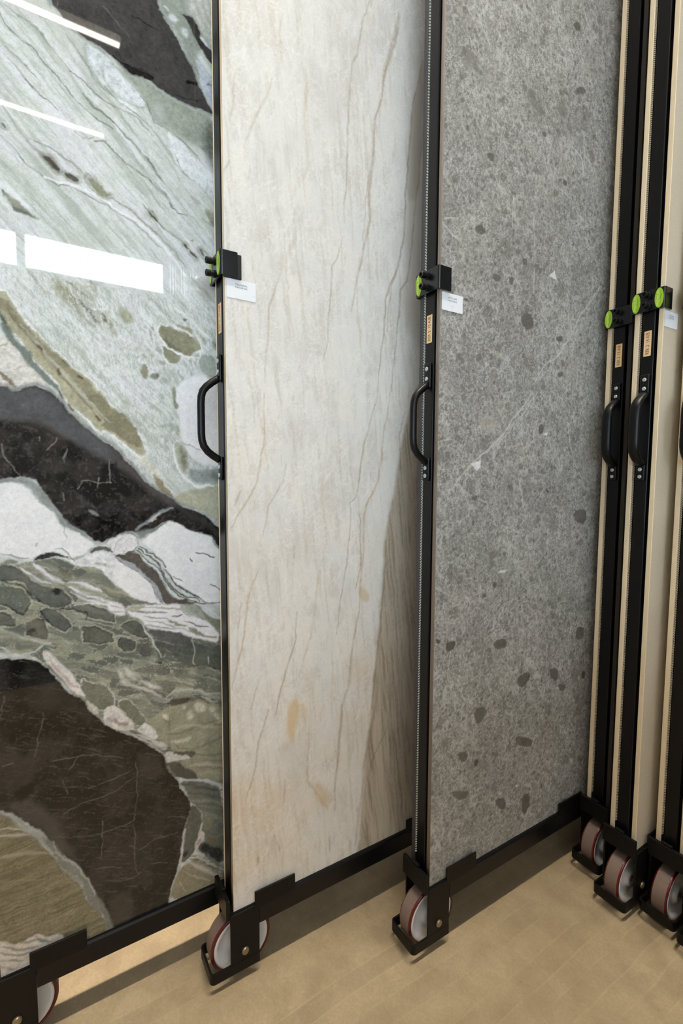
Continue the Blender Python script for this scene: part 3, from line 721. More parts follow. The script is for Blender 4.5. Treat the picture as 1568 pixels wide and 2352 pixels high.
    s.poly(H([(570, 500), (650, 570), (720, 590), (740, 660), (820, 740), (860, 830), (790, 810), (700, 740), (640, 650)]), (148, 136, 88), 2, .95)
    # --- olive band between pale field and dark body
    OL = (144, 138, 100)
    band = E_([(-40, 170), (60, 270), (140, 390), (200, 490), (290, 620), (400, 770), (520, 900), (650, 1040), (800, 1150), (900, 1260), (1010, 1380), (1130, 1430), (1280, 1530), (1400, 1680), (1500, 1830), (1600, 1930)])
    band += H([(180, -250), (330, -130), (420, 0), (470, 180), (520, 230), (460, 300), (350, 230), (220, 110), (90, 20), (-60, -90)])
    band += E_([(1400, 2250), (1200, 2050), (1060, 1950), (950, 1850), (880, 1720), (760, 1520), (620, 1380), (480, 1270), (380, 1100), (280, 960), (140, 840), (60, 700), (-40, 560)])
    s.poly(band, (176, 172, 130), 2.5, .98, 0, [(2.6, 1.8, (226, 228, 226), .85)])
    s.poly(E_([(-40, 190), (100, 380), (200, 560), (330, 720), (460, 900), (620, 1040), (780, 1170), (980, 1360), (1120, 1450), (1260, 1560), (1400, 1720), (1600, 1980), (1600, 2200), (1420, 2050), (1280, 1850), (1120, 1650), (980, 1480), (840, 1350), (660, 1180), (500, 1040), (400, 920), (250, 760), (120, 560), (-40, 330)]), OL, 3, .95)
    s.poly(H([(-60, -190), (60, -180), (180, -60), (300, 30), (420, 120), (470, 180), (380, 160), (240, 80), (100, -10), (-60, -90)]), (132, 124, 84), 3, .9)
    s.poly(F_([(-60, 1310), (100, 1420), (240, 1520), (340, 1640), (420, 1780), (470, 1900), (400, 1880), (240, 1780), (120, 1700), (0, 1600), (-60, 1550)]), (140, 134, 94), 3, .95)
    s.poly(E_([(0, 560), (60, 600), (130, 800), (250, 1000), (400, 1100), (480, 1280), (600, 1400), (760, 1560), (880, 1740), (820, 1700), (700, 1600), (540, 1480), (440, 1360), (340, 1260), (240, 1120), (130, 960), (20, 780)]), (104, 118, 106), 3, .9)
    s.line(E_([(110, 500), (230, 730), (340, 880), (480, 1000), (600, 1180), (760, 1340), (900, 1530), (1040, 1680), (1200, 1850), (1400, 2080)]), (122, 112, 74), 3.2, .8)
    s.line(E_([(280, 740), (400, 880), (560, 1060), (720, 1260), (880, 1440), (1100, 1680), (1300, 1880), (1540, 2130)]), (188, 190, 184), 2.6, .7)
    s.line(E_([(800, 1180), (880, 1290), (970, 1350)]), (70, 58, 44), 1.8, .8)
    for p in ([(540, 1060), (580, 1110)], [(820, 1400), (850, 1450)], [(1090, 1470), (1140, 1500)], [(820, 1690), (870, 1780)], [(945, 1870), (1010, 1950)], [(1360, 2040), (1400, 2090)]):
        s.line(E_(p), (86, 60, 40), 2.6, .9, 0, False)
    s.line(E_([(40, 650), (90, 760), (130, 850)]), (66, 80, 76), 3.4, .8)
    # pale triangle at the left edge
    s.poly(E_([(-40, 860), (60, 900), (140, 1000), (240, 1140), (340, 1280), (430, 1370), (520, 1440), (620, 1560), (700, 1660), (560, 1600), (380, 1590), (220, 1640), (-40, 1600)]), (212, 208, 196), 4, .95)
    s.poly(E_([(0, 1380), (80, 1450), (160, 1530), (220, 1620), (150, 1600), (60, 1510), (0, 1460)]), (120, 96, 58), 2.5, .85)
    for p in ([(0, 1040), (100, 1010)], [(220, 1390), (320, 1340)], [(380, 1240), (400, 1340), (470, 1280)], [(420, 1560), (560, 1540)]):
        s.line(E_(p), (158, 148, 108), 1.6, .7)
    # --- dark body
    body = G([(-60, 130), (60, 150), (150, 220), (230, 200), (320, 160), (480, 145), (600, 190), (700, 260), (820, 350), (1000, 590), (1200, 750), (1400, 890), (1568, 1000)])
    body += H([(60, 170), (140, 250), (230, 360), (330, 450), (420, 540), (530, 640), (640, 720), (760, 810), (860, 840), (890, 900), (1000, 930), (1150, 1000), (1300, 1080), (1420, 1200), (1560, 1290), (1560, 1600), (1440, 1450), (1360, 1340), (1240, 1330), (1100, 1270), (960, 1190), (820, 1160), (700, 1190), (560, 1260), (440, 1300), (340, 1300), (260, 1310), (120, 1350), (0, 1390)])
    body += G([(1440, 2320), (1350, 2320), (1200, 2220), (1060, 2130), (920, 2080), (840, 1960), (760, 1860), (620, 1680), (560, 1570), (470, 1460), (300, 1420), (150, 1450), (-60, 1490)])
    idx, d = s.poly(body, (50, 45, 43), 2.2, 1, 0, [(3, 3, (128, 140, 138), .75)])
    ins = sm(1, -3, d)
    mot = fbm(s.wy[idx] / 40, s.wz[idx] / 40, 131, 5, .65); mt2 = fbm(s.wy[idx] / 6, s.wz[idx] / 6, 133, 3, .7)
    s.put(idx, ins * sm(.45, .7, mot), (66, 54, 46), .8)
    s.put(idx, ins * sm(.52, .36, mot), (30, 27, 26), .85)
    s.put(idx, ins * sm(.55, .72, mt2), (84, 76, 70), .5)
    up = [(-60, 130), (60, 150), (230, 200), (480, 145), (700, 260), (1000, 590), (1300, 830), (1568, 1000), (1568, 1250), (1300, 1080), (1000, 940), (700, 760), (560, 690), (300, 640), (-60, 640)]
    s.poly(G(up), (88, 92, 96), 9, .8)
    s.poly(H([(60, 170), (230, 360), (420, 540), (640, 720), (860, 840), (980, 940), (860, 960), (640, 820), (420, 640), (230, 480), (60, 380)]), (90, 84, 82), 10, .7)
    s.poly(G([(560, 1000), (700, 930), (860, 920), (1000, 960), (900, 1030), (700, 1060)]), (84, 58, 46), 8, .55)
    s.poly(G([(560, 1300), (740, 1230), (980, 1160), (1000, 1280), (760, 1400)]), (72, 64, 54), 10, .6)
    s.poly(H([(900, 900), (1040, 960), (1200, 1060), (1340, 1150), (1500, 1300), (1540, 1420), (1380, 1300), (1180, 1150), (980, 1060)]), (66, 64, 62), 6, .7)
    for p, w in (([(540, 870), (530, 930)], 1.2), ([(620, 1060), (680, 1010), (740, 960), (790, 890)], 1.5), ([(930, 1040), (930, 1110), (905, 1160), (920, 1220)], 2.2),
                 ([(870, 1650), (880, 1760)], .8), ([(1390, 1430), (1370, 1560)], .8), ([(1520, 1180), (1530, 1500)], .8), ([(0, 980), (60, 1150), (200, 1330), (280, 1430)], .9),
                 ([(1100, 1480), (1250, 1470), (1400, 1500), (1540, 1490)], .7), ([(1060, 1600), (1120, 1500)], .8), ([(1010, 590), (1200, 750)], 1.0)):
        s.line(G(p), (150, 147, 140), w * .8, .6)
    s.poly(G([(1210, 1870), (1280, 1890), (1370, 1960), (1340, 1970), (1250, 1930)]), (140, 148, 140), 2.5, .9)
    s.line(G([(1020, 1640), (1150, 1760), (1300, 1850)]), (84, 86, 88), 6, .6)
    s.line(G([(1160, 1950), (1400, 2010), (1568, 2110)]), (20, 18, 18), 1.8, .8)
    s.poly(H([(350, 1270), (430, 1190), (520, 1130), (620, 1060), (700, 990), (790, 980), (860, 950), (860, 980), (740, 1030), (660, 1090), (560, 1160), (440, 1230), (370, 1290)]), (136, 144, 156), 2, .9)
    s.poly(H([(510, 1160), (600, 1100), (700, 1030), (660, 1090), (560, 1160)]), (204, 200, 196), 1.5, .9)
    s.line(H([(590, 1130), (620, 1130)]), (200, 168, 90), 2, .9, 0, False)
    s.poly(H([(350, 1300), (500, 1270), (700, 1200), (820, 1170), (700, 1240), (560, 1310), (430, 1390), (380, 1360)]), (118, 126, 122), 3, .85)
    # teal shore above the white lobe
    s.poly(G([(-60, 1470), (200, 1450), (400, 1450), (520, 1560), (640, 1700), (780, 1880), (860, 1990), (980, 2080), (1200, 2220), (1180, 2260), (960, 2130), (850, 2110), (800, 1960), (600, 1850), (500, 1720), (420, 1560), (300, 1510), (100, 1510), (-60, 1530)]), (132, 144, 142), 3, .85)
    # --- white lobes
    WH = (224, 225, 227)
    lobe = dict(mottle=.14, soft=2.2, amt=.98, rim=[(2.5, 2.0, (134, 146, 146), .5)])
    s.poly(G([(-60, 1530), (100, 1510), (250, 1530), (380, 1560), (440, 1660), (520, 1780), (620, 1870), (780, 1960), (820, 2080), (880, 2130), (960, 2150), (1120, 2210), (1240, 2330), (1300, 2420), (-60, 2420)]), WH, **lobe)
    s.poly(I_([(-60, -60), (1240, -20), (1320, 50), (1230, 130), (1050, 230), (900, 240), (760, 160), (640, 170), (480, 250), (420, 290), (200, 230), (-60, 200)]), WH, 2.2, .98, mottle=.14)
    s.line(G([(880, 2130), (910, 2220), (940, 2280)]), (150, 160, 160), 2, .8)
    s.line(I_([(505, 30), (500, 95)]), (110, 118, 122), 1.6, .8)
    s.poly(H([(0, 1400), (120, 1370), (260, 1330), (340, 1350), (390, 1420), (370, 1500), (270, 1560), (150, 1610), (60, 1600), (20, 1520), (-20, 1450)]), (214, 214, 214), 2.2, .97, 0, [(2, 1.4, (118, 124, 124), .8)])
    s.line(H([(60, 1560), (130, 1420), (200, 1380)]), (178, 182, 184), 1.4, .7); s.line(H([(180, 1470), (280, 1380)]), (184, 188, 190), 1.2, .7)
    s.poly(H([(430, 1420), (560, 1330), (700, 1230), (820, 1170), (960, 1200), (1080, 1270), (1230, 1340), (1340, 1340), (1400, 1420), (1460, 1530), (1560, 1620), (1560, 2260), (1300, 2270), (1180, 2170), (1040, 2060), (880, 1990), (860, 1900), (770, 1780), (740, 1700), (640, 1600), (520, 1510)]), (226, 227, 229), 2.4, .98, mottle=.14)
    s.poly(J([(0, 200), (80, 210), (220, 330), (370, 410), (470, 480), (540, 550), (600, 680), (640, 780), (720, 880), (620, 900), (480, 830), (380, 820), (260, 740), (120, 600), (0, 500)]), (222, 222, 222), 2.4, .98, mottle=.14)
    s.poly(I_([(1250, 180), (1420, 150), (1600, 200), (1600, 560), (1450, 470), (1300, 400), (1160, 360), (1050, 330), (1100, 230)]), (218, 220, 220), 2.6, .97)
    s.poly(I_([(850, 260), (1010, 270), (1160, 290), (1280, 300), (1270, 380), (1130, 380), (1020, 330)]), (216, 218, 218), 2, .95)
    s.poly(I_([(1290, 310), (1450, 330), (1500, 400), (1380, 380)]), (164, 174, 164), 3, .8)
    # dark sliver and hair lines inside the white
    s.poly(J([(60, 200), (200, 205), (240, 160), (310, 135), (380, 170), (440, 240), (540, 350), (640, 390), (690, 470), (710, 570), (780, 700), (840, 780), (940, 830), (1000, 830), (1050, 800), (1100, 850), (1200, 870), (1000, 880), (840, 900), (750, 880), (700, 740), (620, 580), (500, 460), (390, 370), (330, 300), (200, 260)]), (94, 86, 74), 1.3, .98, 0, [(1.0, 1.2, (40, 42, 46), .6)])
    s.poly(J([(70, 210), (200, 270), (340, 310), (390, 390), (500, 470), (600, 560), (660, 660), (740, 870), (690, 840), (620, 700), (560, 560), (470, 480), (370, 400), (240, 340), (130, 270)]), (158, 160, 176), 1.6, .85)
    s.line(J([(80, 230), (210, 330), (370, 400), (440, 480), (540, 550), (600, 680), (660, 800), (740, 890)]), (52, 54, 62), 1.2, .8)
    for p, w in (([(410, 80), (500, 140), (610, 210), (700, 270), (780, 350)], 1.5), ([(765, 385), (830, 470), (870, 560), (900, 610), (1000, 660), (1100, 720), (1200, 790), (1300, 840)], 1.9),
                 ([(400, 100), (470, 170), (600, 250), (700, 340), (750, 440), (780, 540), (850, 650), (960, 730), (1060, 780), (1150, 780), (1230, 850)], 1.3),
                 ([(380, 120), (450, 200), (540, 280), (650, 350), (730, 420), (760, 560), (830, 660), (940, 760), (1050, 800)], 1.3),
                 ([(1170, 170), (1280, 190), (1420, 250)], 1.1), ([(1080, 250), (1120, 300)], 1.6), ([(1200, 870), (1350, 860), (1530, 830)], 1.2), ([(1360, 580), (1420, 620), (1510, 680)], 1.2), ([(880, 490), (1000, 550)], .8), ([(1060, 800), (1140, 830), (1200, 870)], 1.0)):
        s.line(J(p), (40, 48, 50), w * 1.15, 1.0, .2)
    s.poly(I_([(460, 300), (560, 210), (660, 170), (740, 180), (850, 220), (980, 240), (820, 245), (660, 245), (560, 290), (480, 300)]), (48, 44, 38), 1.4, .95)
    s.line(I_([(760, 150), (850, 130), (940, 180), (1030, 290)]), (90, 98, 100), 1.3, .8); s.line(I_([(0, 210), (160, 215), (280, 250), (400, 270)]), (104, 118, 112), 1.8, .8)
    s.poly(I_([(1240, 150), (1330, 90), (1430, 80), (1540, 130), (1568, 170), (1450, 130), (1330, 140), (1260, 180)]), (56, 54, 50), 1.6, .85)
    s.poly(I_([(0, 340), (100, 290), (200, 280), (280, 310), (180, 350), (40, 360)]), (112, 120, 96), 2.5, .85)
    # --- green brecciated zone
    zone = I_([(-60, 370), (160, 340), (330, 330), (520, 300), (700, 260), (860, 260), (1020, 340), (1140, 380), (1280, 380), (1430, 470), (1600, 640)])
    zone += J([(100, 600), (260, 740), (480, 830), (720, 890), (900, 900), (1200, 870), (1330, 1010), (1430, 1080), (1540, 1080), (1560, 3300)])
    zone += K([(1560, 1160), (1200, 1110), (940, 1100), (820, 1050), (760, 920), (740, 760), (500, 620), (300, 520), (60, 440), (0, 380)])
    zone += crop(0, 1480, 6.19, [(1180, 900), (1100, 800), (1000, 640), (860, 520), (760, 400), (620, 260), (480, 180), (300, 150), (100, 130), (-60, 60)])
    idx, d = s.poly(zone, (140, 142, 120), 2.4, .98)
    ins = sm(1, -3, d); wy = s.wy[idx]; wz = s.wz[idx]
    f1, f2, cid = voro(wy / 30 + (s.n1[idx] - .5) * 1.2, wz / 17 + wy / 90 + (s.n2[idx] - .5) * .6, 5)
    e = f2 - f1
    s.put(idx, ins * sm(.45, .62, cid) * sm(.04, .14, e), (98, 104, 92), .9)
    s.put(idx, ins * sm(.30, .1, cid) * sm(.04, .12, e), (160, 160, 124), .7)
    s.put(idx, ins * sm(.05, .0, e), (186, 188, 164), .7)
    sp = fbm(wy / 3, wz / 2.4, 201, 3, .7); lf = fbm(wy / 60, wz / 22 + wy / 120, 207, 4)
    s.put(idx, ins * sm(.68, .8, sp) * sm(.5, .65, lf), (44, 46, 40), .7)
    s.put(idx, ins * sm(.56, .74, fbm(wy / 44, (wz + wy * .45) / 6, 211, 4)), (190, 190, 170), .55); s.put(idx, ins * sm(.5, .3, fbm(wy / 50, (wz + wy * .4) / 9, 213, 4)), (104, 108, 94), .6)
    s.put(idx, ins * sm(.58, .74, lf), (116, 124, 106), .6)
    # dark grey-green masses
    DG = (92, 98, 90)
    for p, c, a_ in (([(-40, 420), (160, 370), (330, 440), (450, 560), (620, 650), (860, 700), (960, 780), (1000, 860), (900, 930), (740, 960), (560, 860), (440, 740), (380, 600), (220, 560), (-40, 560)], DG, .9),
                ([(-40, 620), (120, 640), (280, 690), (380, 800), (410, 900), (300, 1050), (200, 980), (100, 900), (-40, 880)], (100, 106, 92), .9),
                ([(560, 1000), (650, 960), (760, 990), (940, 1080), (980, 1180), (900, 1270), (760, 1220), (640, 1120)], DG, .9),
                ([(340, 1180), (500, 1110), (620, 1120), (670, 1260), (660, 1380), (520, 1370), (360, 1320)], (108, 104, 88), .9),
                ([(-40, 980), (100, 1010), (190, 1100), (180, 1210), (80, 1180), (-40, 1160)], (96, 100, 88), .85),
                ([(1000, 900), (1180, 890), (1350, 940), (1568, 1000), (1568, 1130), (1250, 1060), (1080, 980)], (104, 104, 96), .85),
                ([(1140, 1200), (1300, 1180), (1450, 1250), (1568, 1300), (1568, 1420), (1350, 1420), (1160, 1380)], (96, 100, 84), .85)):
        s.poly(I_(p), c, 2.5, a_, 0, [(-.5, 1.2, (34, 36, 30), .55), (2.6, 1.3, (190, 192, 168), .65)], round_=False)
    s.line(I_([(230, 610), (330, 650), (400, 720), (440, 800), (560, 860)]), (26, 26, 22), 3.4, .9, .2)
    s.poly(I_([(690, 700), (790, 660), (860, 700), (800, 780), (740, 760)]), (34, 34, 30), 4, .85)
    s.line(I_([(140, 940), (220, 1000), (300, 1050), (390, 950)]), (34, 34, 30), 2.2, .85)
    s.line(I_([(560, 1000), (600, 1090), (700, 1160)]), (30, 30, 28), 3.2, .85, .2)
    s.poly(I_([(350, 1260), (470, 1240), (480, 1300), (380, 1330)]), (52, 46, 36), 3.5, .8)
    s.line(I_([(760, 990), (1000, 940), (1200, 1010), (1200, 1100)]), (42, 36, 30), 1.8, .8)
    s.line(I_([(30, 560), (200, 600)]), (30, 30, 26), 2, .8)
    # pale streaks in the upper part of the zone
    for p, w in (([(480, 340), (620, 440), (740, 540), (880, 590)], 4.5), ([(300, 390), (460, 480), (600, 570), (700, 600)], 2.2), ([(940, 570), (1120, 590), (1290, 660), (1400, 740)], 5), ([(960, 640), (1150, 740), (1350, 830), (1568, 880)], 3.6), ([(1000, 720), (1250, 850), (1568, 930)], 2.6), ([(1050, 900), (1250, 880), (1450, 900), (1568, 980)], 2)):
        s.line(I_(p), (224, 224, 226), w, .9, .3)
    s.line(I_([(620, 400), (760, 470), (900, 560), (1150, 570), (1330, 640)]), (82, 74, 58), 1.6, .8)
    s.poly(I_([(820, 390), (930, 400), (990, 480), (920, 510), (830, 450)]), (112, 108, 78), 3, .8)
    # banded white on the right
    s.poly(J([(180, 880), (400, 870), (720, 890), (1000, 880), (1150, 1000), (1330, 1100), (1480, 1240), (1480, 1400), (1300, 1350), (1120, 1300), (900, 1240), (700, 1210), (500, 1200), (440, 1080), (260, 1010)]), (226, 226, 228), 3, .95, mottle=.2)
    s.poly(J([(-40, 820), (150, 820), (240, 1000), (100, 1010), (-40, 940)]), (222, 220, 222), 3, .92, mottle=.2)
    for k, (p, c, w) in enumerate((([(260, 940), (500, 990), (780, 995)], (74, 66, 66), 2.2), ([(480, 1040), (640, 1070), (780, 1060)], (140, 136, 108), 1.8), ([(840, 1040), (1000, 1020)], (40, 40, 40), 2.2),
                ([(1030, 1090), (1200, 1160), (1340, 1180)], (60, 60, 66), 2.2), ([(500, 1110), (720, 1120), (1000, 1190), (1100, 1240)], (150, 146, 128), 1.6), ([(300, 900), (700, 930), (980, 960), (1100, 1040)], (150, 150, 130), 1.8),
                ([(500, 1170), (700, 1180), (900, 1190)], (150, 140, 150), 2.2), ([(0, 880), (160, 900)], (150, 150, 140), 1.4), ([(20, 960), (200, 960)], (170, 150, 140), 1.6))):
        s.line(J(p), c, w, .8, .3)
    for p in ([(770, 1070), (860, 1080), (940, 1120), (1050, 1150), (1050, 1170), (880, 1130)], [(1060, 1170), (1200, 1210), (1300, 1290), (1450, 1300), (1450, 1330), (1280, 1310), (1080, 1230)], [(1200, 1010), (1280, 1030), (1310, 1090), (1230, 1060)]):
        s.poly(J(p), (140, 140, 98), 2, .85)
    s.poly(J([(920, 920), (1100, 880), (1240, 930), (1330, 1090), (1200, 1050), (1050, 1010)]), (168, 176, 158), 3, .8)
    s.poly(J([(200, 890), (400, 870), (520, 890), (360, 960), (220, 950)]), (170, 166, 124), 3, .8)
    s.poly(J([(1340, 1100), (1540, 1090), (1540, 1200), (1420, 1180)]), (122, 132, 108), 3, .8)
    s.poly(J([(500, 1210), (760, 1220), (940, 1240), (1120, 1310), (1140, 1440), (900, 1400), (640, 1340)]), (92, 92, 90), 3, .9)
    s.poly(J([(1140, 1380), (1470, 1420), (1560, 1500), (1560, 1760), (1440, 1740), (1300, 1700), (1170, 1700), (1060, 1720), (900, 1600), (800, 1500), (640, 1420), (620, 1360), (1000, 1430)]), (84, 92, 82), 4, .88)
    s.poly(J([(160, 1130), (300, 1080), (440, 1140), (480, 1230), (550, 1320), (420, 1330), (280, 1260), (180, 1200)]), (92, 98, 86), 2, .9, 0, [(0, 1.2, (36, 36, 32), .6), (2.6, 1.2, (184, 184, 158), .6)])
    s.poly(J([(100, 1370), (160, 1310), (280, 1370), (360, 1400), (360, 1500), (220, 1500), (120, 1430)]), (84, 90, 80), 2, .9, 0, [(0, 1.2, (36, 36, 32), .6), (2.6, 1.2, (184, 184, 158), .6)])
    s.poly(J([(390, 1430), (480, 1400), (590, 1430), (590, 1540), (480, 1560), (380, 1500)]), (92, 96, 84), 2, .9, 0, [(1.5, 1.2, (44, 40, 34), .5)])
    s.poly(J([(630, 1380), (760, 1400), (780, 1500), (700, 1690), (650, 1640), (640, 1500)]), (90, 94, 82), 3, .85)
    s.line(J([(440, 1140), (490, 1230), (600, 1360), (640, 1470), (720, 1590)]), (206, 212, 206), 1.8, .9, .1)
    s.line(J([(1120, 1300), (1160, 1460), (1140, 1660), (1200, 1740)]), (190, 196, 186), 1.5, .8)
    s.line(J([(1330, 1570), (1335, 1680)]), (200, 206, 204), 1.3, .8)
    s.line(J([(830, 1750), (900, 1870), (1000, 1980)]), (190, 194, 178), 1.3, .7)
    s.poly(J([(1120, 1690), (1230, 1700), (1180, 1720)]), (26, 26, 24), 2, .9); s.poly(J([(1300, 1680), (1480, 1740), (1420, 1750)]), (28, 28, 26), 2, .9); s.poly(J([(650, 1640), (720, 1670), (690, 1690)]), (26, 26, 24), 2, .9)
    # whites lower in the zone
    for p in ([(100, 1760), (190, 1800), (260, 1900), (330, 1960), (500, 2010), (640, 2080), (740, 2130), (640, 2110), (450, 2040), (280, 1990), (160, 1930)], [(190, 1730), (260, 1740), (350, 1830), (380, 1900), (300, 1880)], [(380, 1880), (560, 1930), (680, 1980), (700, 2040), (520, 2000)]):
        s.poly(J(p), (206, 202, 190), 3.5, .85)
    s.poly(J([(700, 1930), (800, 1950), (940, 1960), (900, 2050), (770, 2100), (700, 2000)]), (116, 118, 94), 3, .85)
    s.line(J([(780, 2120), (900, 2050), (1050, 2020), (1200, 2040), (1330, 2080), (1500, 2080)]), (198, 202, 186), 3.4, .85, .2)
    for p in ([(1150, 1820), (1250, 1830), (1240, 1930), (1160, 1900)], [(1260, 1950), (1350, 1960), (1340, 2010), (1270, 2010)], [(1430, 1830), (1540, 1820), (1540, 1920), (1440, 1900)], [(1430, 1960), (1540, 1960), (1540, 2060), (1440, 2050)], [(860, 1780), (950, 1790), (940, 1860), (880, 1850)], [(450, 2090), (560, 2070), (600, 2150), (500, 2160)]):
        s.poly(J(p), (118, 120, 98), 4, .75)
    s.poly(K([(760, 100), (870, 40), (960, 10), (1100, 20), (1080, 70), (980, 100), (860, 100)]), (78, 72, 60), 1.8, .95)
    # folded cream corner
    s.poly(K([(490, 320), (640, 220), (760, 120), (900, 110), (1080, 80), (1250, 40), (1560, 100), (1560, 1140), (1200, 1090), (1100, 960), (940, 880), (1100, 760), (860, 740), (800, 650), (700, 560), (600, 420)]), (158, 156, 122), 3, .9)
    for p in ([(1160, 90), (1280, 90), (1340, 170), (1240, 230), (1160, 190)], [(1060, 220), (1120, 200), (1170, 270), (1110, 330), (1060, 290)], [(1350, 150), (1430, 120), (1440, 200), (1380, 200)], [(1390, 230), (1460, 210), (1540, 330), (1470, 340)], [(830, 590), (960, 580), (1120, 510), (1110, 570), (960, 640), (850, 650)], [(690, 240), (800, 200), (830, 300), (760, 330)], [(990, 120), (1060, 130), (1010, 190)]):
        s.poly(K(p), (206, 202, 172), 4, .85)
    for p, c, w in (([(820, 500), (960, 490), (1150, 420), (1400, 330), (1560, 300)], (124, 122, 92), 3), ([(840, 470), (1000, 400), (1200, 390), (1450, 420)], (188, 184, 150), 4), ([(1100, 720), (1250, 680), (1400, 600), (1560, 520)], (110, 118, 104), 4), ([(860, 620), (940, 700), (1080, 690)], (120, 114, 82), 1.8), ([(820, 240), (810, 380), (840, 500)], (120, 116, 88), 1.8),
                    ([(1100, 920), (1300, 910), (1560, 930)], (198, 186, 178), 3.4), ([(1120, 960), (1350, 955), (1560, 975)], (134, 120, 88), 2), ([(1180, 1040), (1400, 1020), (1560, 1060)], (178, 172, 136), 5), ([(1250, 860), (1560, 860)], (126, 124, 92), 2.4), ([(1160, 780), (1400, 790), (1560, 770)], (116, 120, 96), 3), ([(1230, 30), (1330, 80), (1480, 90)], (60, 66, 62), 1.6), ([(700, 260), (760, 330), (850, 390)], (120, 116, 86), 1.6), ([(1350, 330), (1450, 380), (1560, 380)], (110, 108, 84), 2)):
        s.line(K(p), c, w, .75, .3)
    s.line(J([(1250, 2130), (1330, 2140), (1420, 2200), (1480, 2180)]), (206, 208, 198), 2.4, .8)
    # rim of white and clasts along the big dark body
    s.poly(I_([(560, 1540), (700, 1540), (800, 1640), (900, 1740), (1000, 1860), (1060, 1960), (1130, 2060), (1190, 2180), (1100, 2140), (980, 2080), (900, 1980), (820, 1880), (720, 1760), (620, 1660)]), (216, 208, 202), 2.2, .95)
    s.line(I_([(720, 1690), (850, 1840), (960, 1980), (1090, 2050)]), (178, 146, 124), 3, .7)
    s.line(I_([(-20, 1480), (80, 1540), (200, 1600), (360, 1590), (480, 1540), (600, 1460), (720, 1430)]), (198, 204, 200), 2.6, .85, .2)
    s.line(I_([(0, 1220), (130, 1290), (300, 1360), (480, 1420), (620, 1430)]), (196, 198, 186), 3, .8)
    s.poly(I_([(100, 1560), (300, 1530), (420, 1500), (440, 1560), (300, 1590), (150, 1590)]), (156, 156, 120), 3, .8)
    cl_ = dict(soft=1.8, amt=.95, rim=[(1.8, 1.2, (196, 200, 186), .8)])
    s.poly(crop(0, 1500, 2.76, [(512, 165), (570, 180), (640, 205), (700, 250), (722, 320), (690, 350), (640, 365), (580, 330), (540, 270)]), (116, 118, 94), **cl_)
    s.poly(K([(110, 90), (180, 50), (260, 70), (380, 180), (470, 300), (480, 330), (420, 380), (300, 310), (200, 200)]), (116, 116, 92), **cl_)
    s.poly(K([(-60, 140), (60, 120), (140, 170), (220, 260), (330, 330), (355, 410), (300, 460), (200, 450), (60, 440), (-60, 330)]), (212, 206, 196), 2, .97)
    s.poly(K([(-30, 290), (60, 290), (150, 330), (260, 340), (280, 380), (200, 390), (40, 350)]), (160, 134, 116), 3.5, .75)
    s.poly(K([(370, 450), (440, 380), (480, 335), (560, 380), (640, 460), (680, 560), (600, 570), (480, 510)]), (212, 210, 202), 1.8, .97)
    s.poly(crop(0, 1500, 2.76, [(540, 290), (600, 340), (635, 380), (600, 390), (560, 360)]), (206, 200, 188), 1.8, .95)
    s.poly(K([(190, 440), (330, 510), (450, 510), (620, 570), (740, 610), (800, 690), (740, 730), (640, 690), (500, 610), (340, 540)]), (196, 194, 188), 2, .92)
    s.line(K([(380, 520), (560, 590), (700, 680), (790, 690)]), (44, 44, 44), 1.6, .8); s.line(K([(460, 590), (600, 650), (740, 720)]), (50, 50, 48), 1.6, .8)
    s.poly(K([(750, 760), (820, 740), (900, 770), (1000, 780), (1090, 800), (1090, 850), (960, 860), (900, 880), (800, 900), (770, 840)]), (204, 200, 192), 1.8, .93)
    s.poly(K([(860, 770), (940, 740), (1080, 730), (1170, 760), (1170, 790), (1100, 830), (1080, 800), (960, 780)]), (92, 92, 76), 2, .9)
    s.poly(K([(770, 910), (860, 890), (930, 880), (1010, 940), (1100, 980), (1190, 1080), (1180, 1110), (1060, 1110), (940, 1090), (840, 1050), (790, 980)]), (84, 84, 68), 2, .95, 0, [(1.5, 1.4, (150, 158, 146), .6)])
    s.line(K([(940, 1100), (1100, 1130), (1200, 1120), (1340, 1150), (1560, 1190)]), (186, 198, 214), 3.2, .9, .15)
    # teal block under it
    s.poly(K([(940, 1130), (1200, 1140), (1560, 1210), (1560, 2400), (1240, 2080), (1300, 1960), (1290, 1820), (1200, 1800), (1270, 1680), (1160, 1470), (1060, 1420), (1040, 1280)]), (104, 110, 98), 3, .95)
    for p, c, w in (([(960, 1180), (1200, 1220), (1560, 1260)], (66, 74, 78), 4), ([(1060, 1420), (1250, 1400), (1560, 1440)], (146, 154, 134), 4), ([(1240, 1560), (1400, 1600), (1560, 1640)], (150, 160, 140), 3), ([(1060, 1300), (1300, 1330), (1560, 1380)], (84, 90, 78), 4), ([(1360, 1860), (1450, 1900), (1560, 1840)], (150, 158, 148), 1.4), ([(1180, 1480), (1400, 1500), (1560, 1500)], (134, 140, 116), 4)):
        s.line(K(p), c, w, .75, .3)
    s.poly(K([(1210, 1560), (1420, 1600), (1420, 1750), (1290, 1820), (1270, 1680)]), (136, 134, 102), 4, .8)
    s.poly(K([(1330, 1880), (1480, 1880), (1480, 1980), (1340, 2000)]), (124, 112, 72), 5, .7)
    s.poly(K([(1180, 2020), (1300, 1950), (1400, 2040), (1560, 2030), (1560, 2260), (1440, 2230), (1350, 2120), (1250, 2120)]), (52, 50, 44), 3.5, .85)
    s.line(K([(1340, 2100), (1430, 2240), (1540, 2290)]), (120, 124, 140), 2.4, .85)
    # long sliver with white edges
    s.poly(K([(1060, 1570), (1090, 1490), (1140, 1460), (1200, 1540), (1270, 1680), (1240, 1780), (1190, 1950), (1170, 2090), (1100, 2180), (1000, 2260), (960, 2180), (980, 1960), (1030, 1780)]), (92, 96, 84), 1.8, .97, 0, [(1.4, 1.1, (190, 196, 182), .5)])
